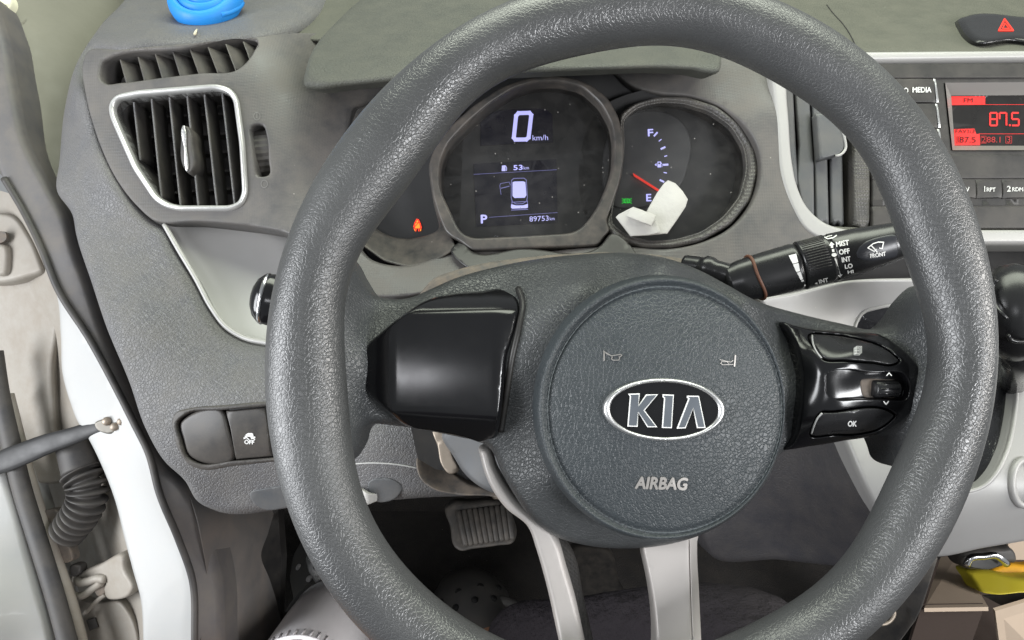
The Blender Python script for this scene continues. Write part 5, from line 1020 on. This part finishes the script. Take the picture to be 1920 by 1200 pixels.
# ================================================================== PASSENGER SIDE: carton, bag, buckle
box = thing('cardboard_box', 'open brown cardboard box with one flap folded out', 'box', z_at(1800, 1190, 0.02))
fl = [SZ(.19)(np.array(a), np.array(b)) for a, b in ((1733., 1140.), (1853., 1138.))]
fb = [SD(.93)(np.array(a), np.array(b)) for a, b in ((1795., 1040.), (1764., 1044.))]
def slab(name, quad, th, mat, parent):
    Q = np.array(quad); n = np.cross(Q[1] - Q[0], Q[3] - Q[0]); n /= np.linalg.norm(n)
    V = np.concatenate([Q, Q - n * th]); return mk(name, V, [(0, 1, 2, 3), (7, 6, 5, 4), (0, 4, 5, 1), (1, 5, 6, 2), (2, 6, 7, 3), (3, 7, 4, 0)], mat, parent, smooth=False)
slab('flap', [fl[0], fl[1], fb[0], fb[1]], .004, m_card, box)
dn = np.array([0, -.02, -.17]); slab('front_wall', [fl[0] + dn, fl[1] + dn, fl[1] + np.array([0, .004, -.004]), fl[0] + np.array([0, .004, -.004])], .004, m_card_shade, box)
r0_, r1_ = SZ(.17)(np.array(1866.), np.array(1146.)), SZ(.10)(np.array(1990.), np.array(1150.))
slab('side_wall', [SZ(.05)(np.array(1885.), np.array(1290.)), SZ(.05)(np.array(2010.), np.array(1290.)), r1_ + np.array([0, 0, .05]), r0_], .004, m_card, box)
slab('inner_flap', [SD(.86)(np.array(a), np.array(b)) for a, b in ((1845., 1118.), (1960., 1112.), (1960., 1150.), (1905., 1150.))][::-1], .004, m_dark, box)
slab('back_wall', [SD(1.02)(np.array(a), np.array(b)) for a, b in ((1905., 1062.), (2010., 1062.), (2010., 990.), (1890., 1020.))], .004, m_card, box)
slab('base', [SZ(.02)(np.array(a), np.array(b)) for a, b in ((1700., 1300.), (2020., 1300.), (2020., 1050.), (1740., 1050.))], .004, m_card_shade, box)
panel('yellow_bag', Z(ZS, [(1310, 430), (1380, 425), (1550, 440), (1700, 480), (1860, 510), (2200, 560), (2200, 680), (1920, 680), (1600, 700), (1450, 665), (1380, 560)]), SR([(1820, 1070, -.46), (1920, 1085, -.44), (1870, 1115, -.42), (1960, 1100, -.43)]), m_yellow, None, bevel=6, drop=.006, depth=.02, step=7, label='flat bright yellow plastic bag inside the cardboard box', cat='bag')
panel('orange_packet', Z(ZS, [(1560, 430), (1740, 345), (1950, 360), (2200, 370), (2200, 560), (1920, 520), (1700, 470)]), SR([(1860, 1072, -.47), (1890, 1058, -.475), (1960, 1075, -.47)]), m_orange, None, bevel=5, drop=.004, depth=.012, step=7, label='orange plastic packet lying over the yellow bag', cat='packet')
bk = thing('metal_buckle', 'shiny chrome framed dark buckle on top of the orange packet', 'buckle', pp(1855, 1068, -.45))
panel('frame', Z(ZS, [(1200, 235), (1300, 190), (1500, 180), (1700, 165), (1780, 160), (1845, 220), (1850, 340), (1740, 350), (1700, 380), (1600, 405), (1400, 420), (1290, 400), (1220, 310)]), SW(-.45), m_dark, bk, bevel=9, drop=.008, depth=.02, step=6)
sweep('chrome_edge', path_w([(1812, 1060, -.442), (1818, 1048, -.440), (1845, 1043, -.438), (1868, 1042, -.438), (1880, 1050, -.438), (1888, 1058, -.44)], 4), .0038, m_chrome, bk, seg=12)
panel('dark_window', Z(ZS, [(1310, 320), (1400, 285), (1560, 285), (1650, 310), (1660, 350), (1600, 390), (1400, 400), (1310, 370)]), SW(-.4485), m_black, bk, bevel=2, drop=.001, depth=.002, step=6)
# beige tissue scrap under the dash, paper scrap on the pillar
panel('paper_scrap', Z(ZK, [(660, 340), (690, 345), (740, 370), (790, 385), (785, 410), (750, 425), (715, 432), (680, 420)]), lambda px, py: s_body(px, py) + N * .004 + 0.004 * np.sin(np.asarray(px) * .13)[..., None] * N, m_tissue, None, bevel=2, drop=.002, depth=.004, step=5, label='small pale leaf shaped paper scrap under the knee panel', cat='paper')
panel('folded_note', Z(ZU, [(-40, -30), (30, -30), (45, 5), (30, 40), (-10, 65), (-40, 60)]), SR([(-20, -10, -.29), (20, 0, -.292), (0, 28, -.29)]), M('note_paper', (.66, .64, .48), .8, var=.2), None, bevel=2, drop=.002, depth=.008, step=5, label='pale yellow paper tucked against the windscreen pillar', cat='paper')
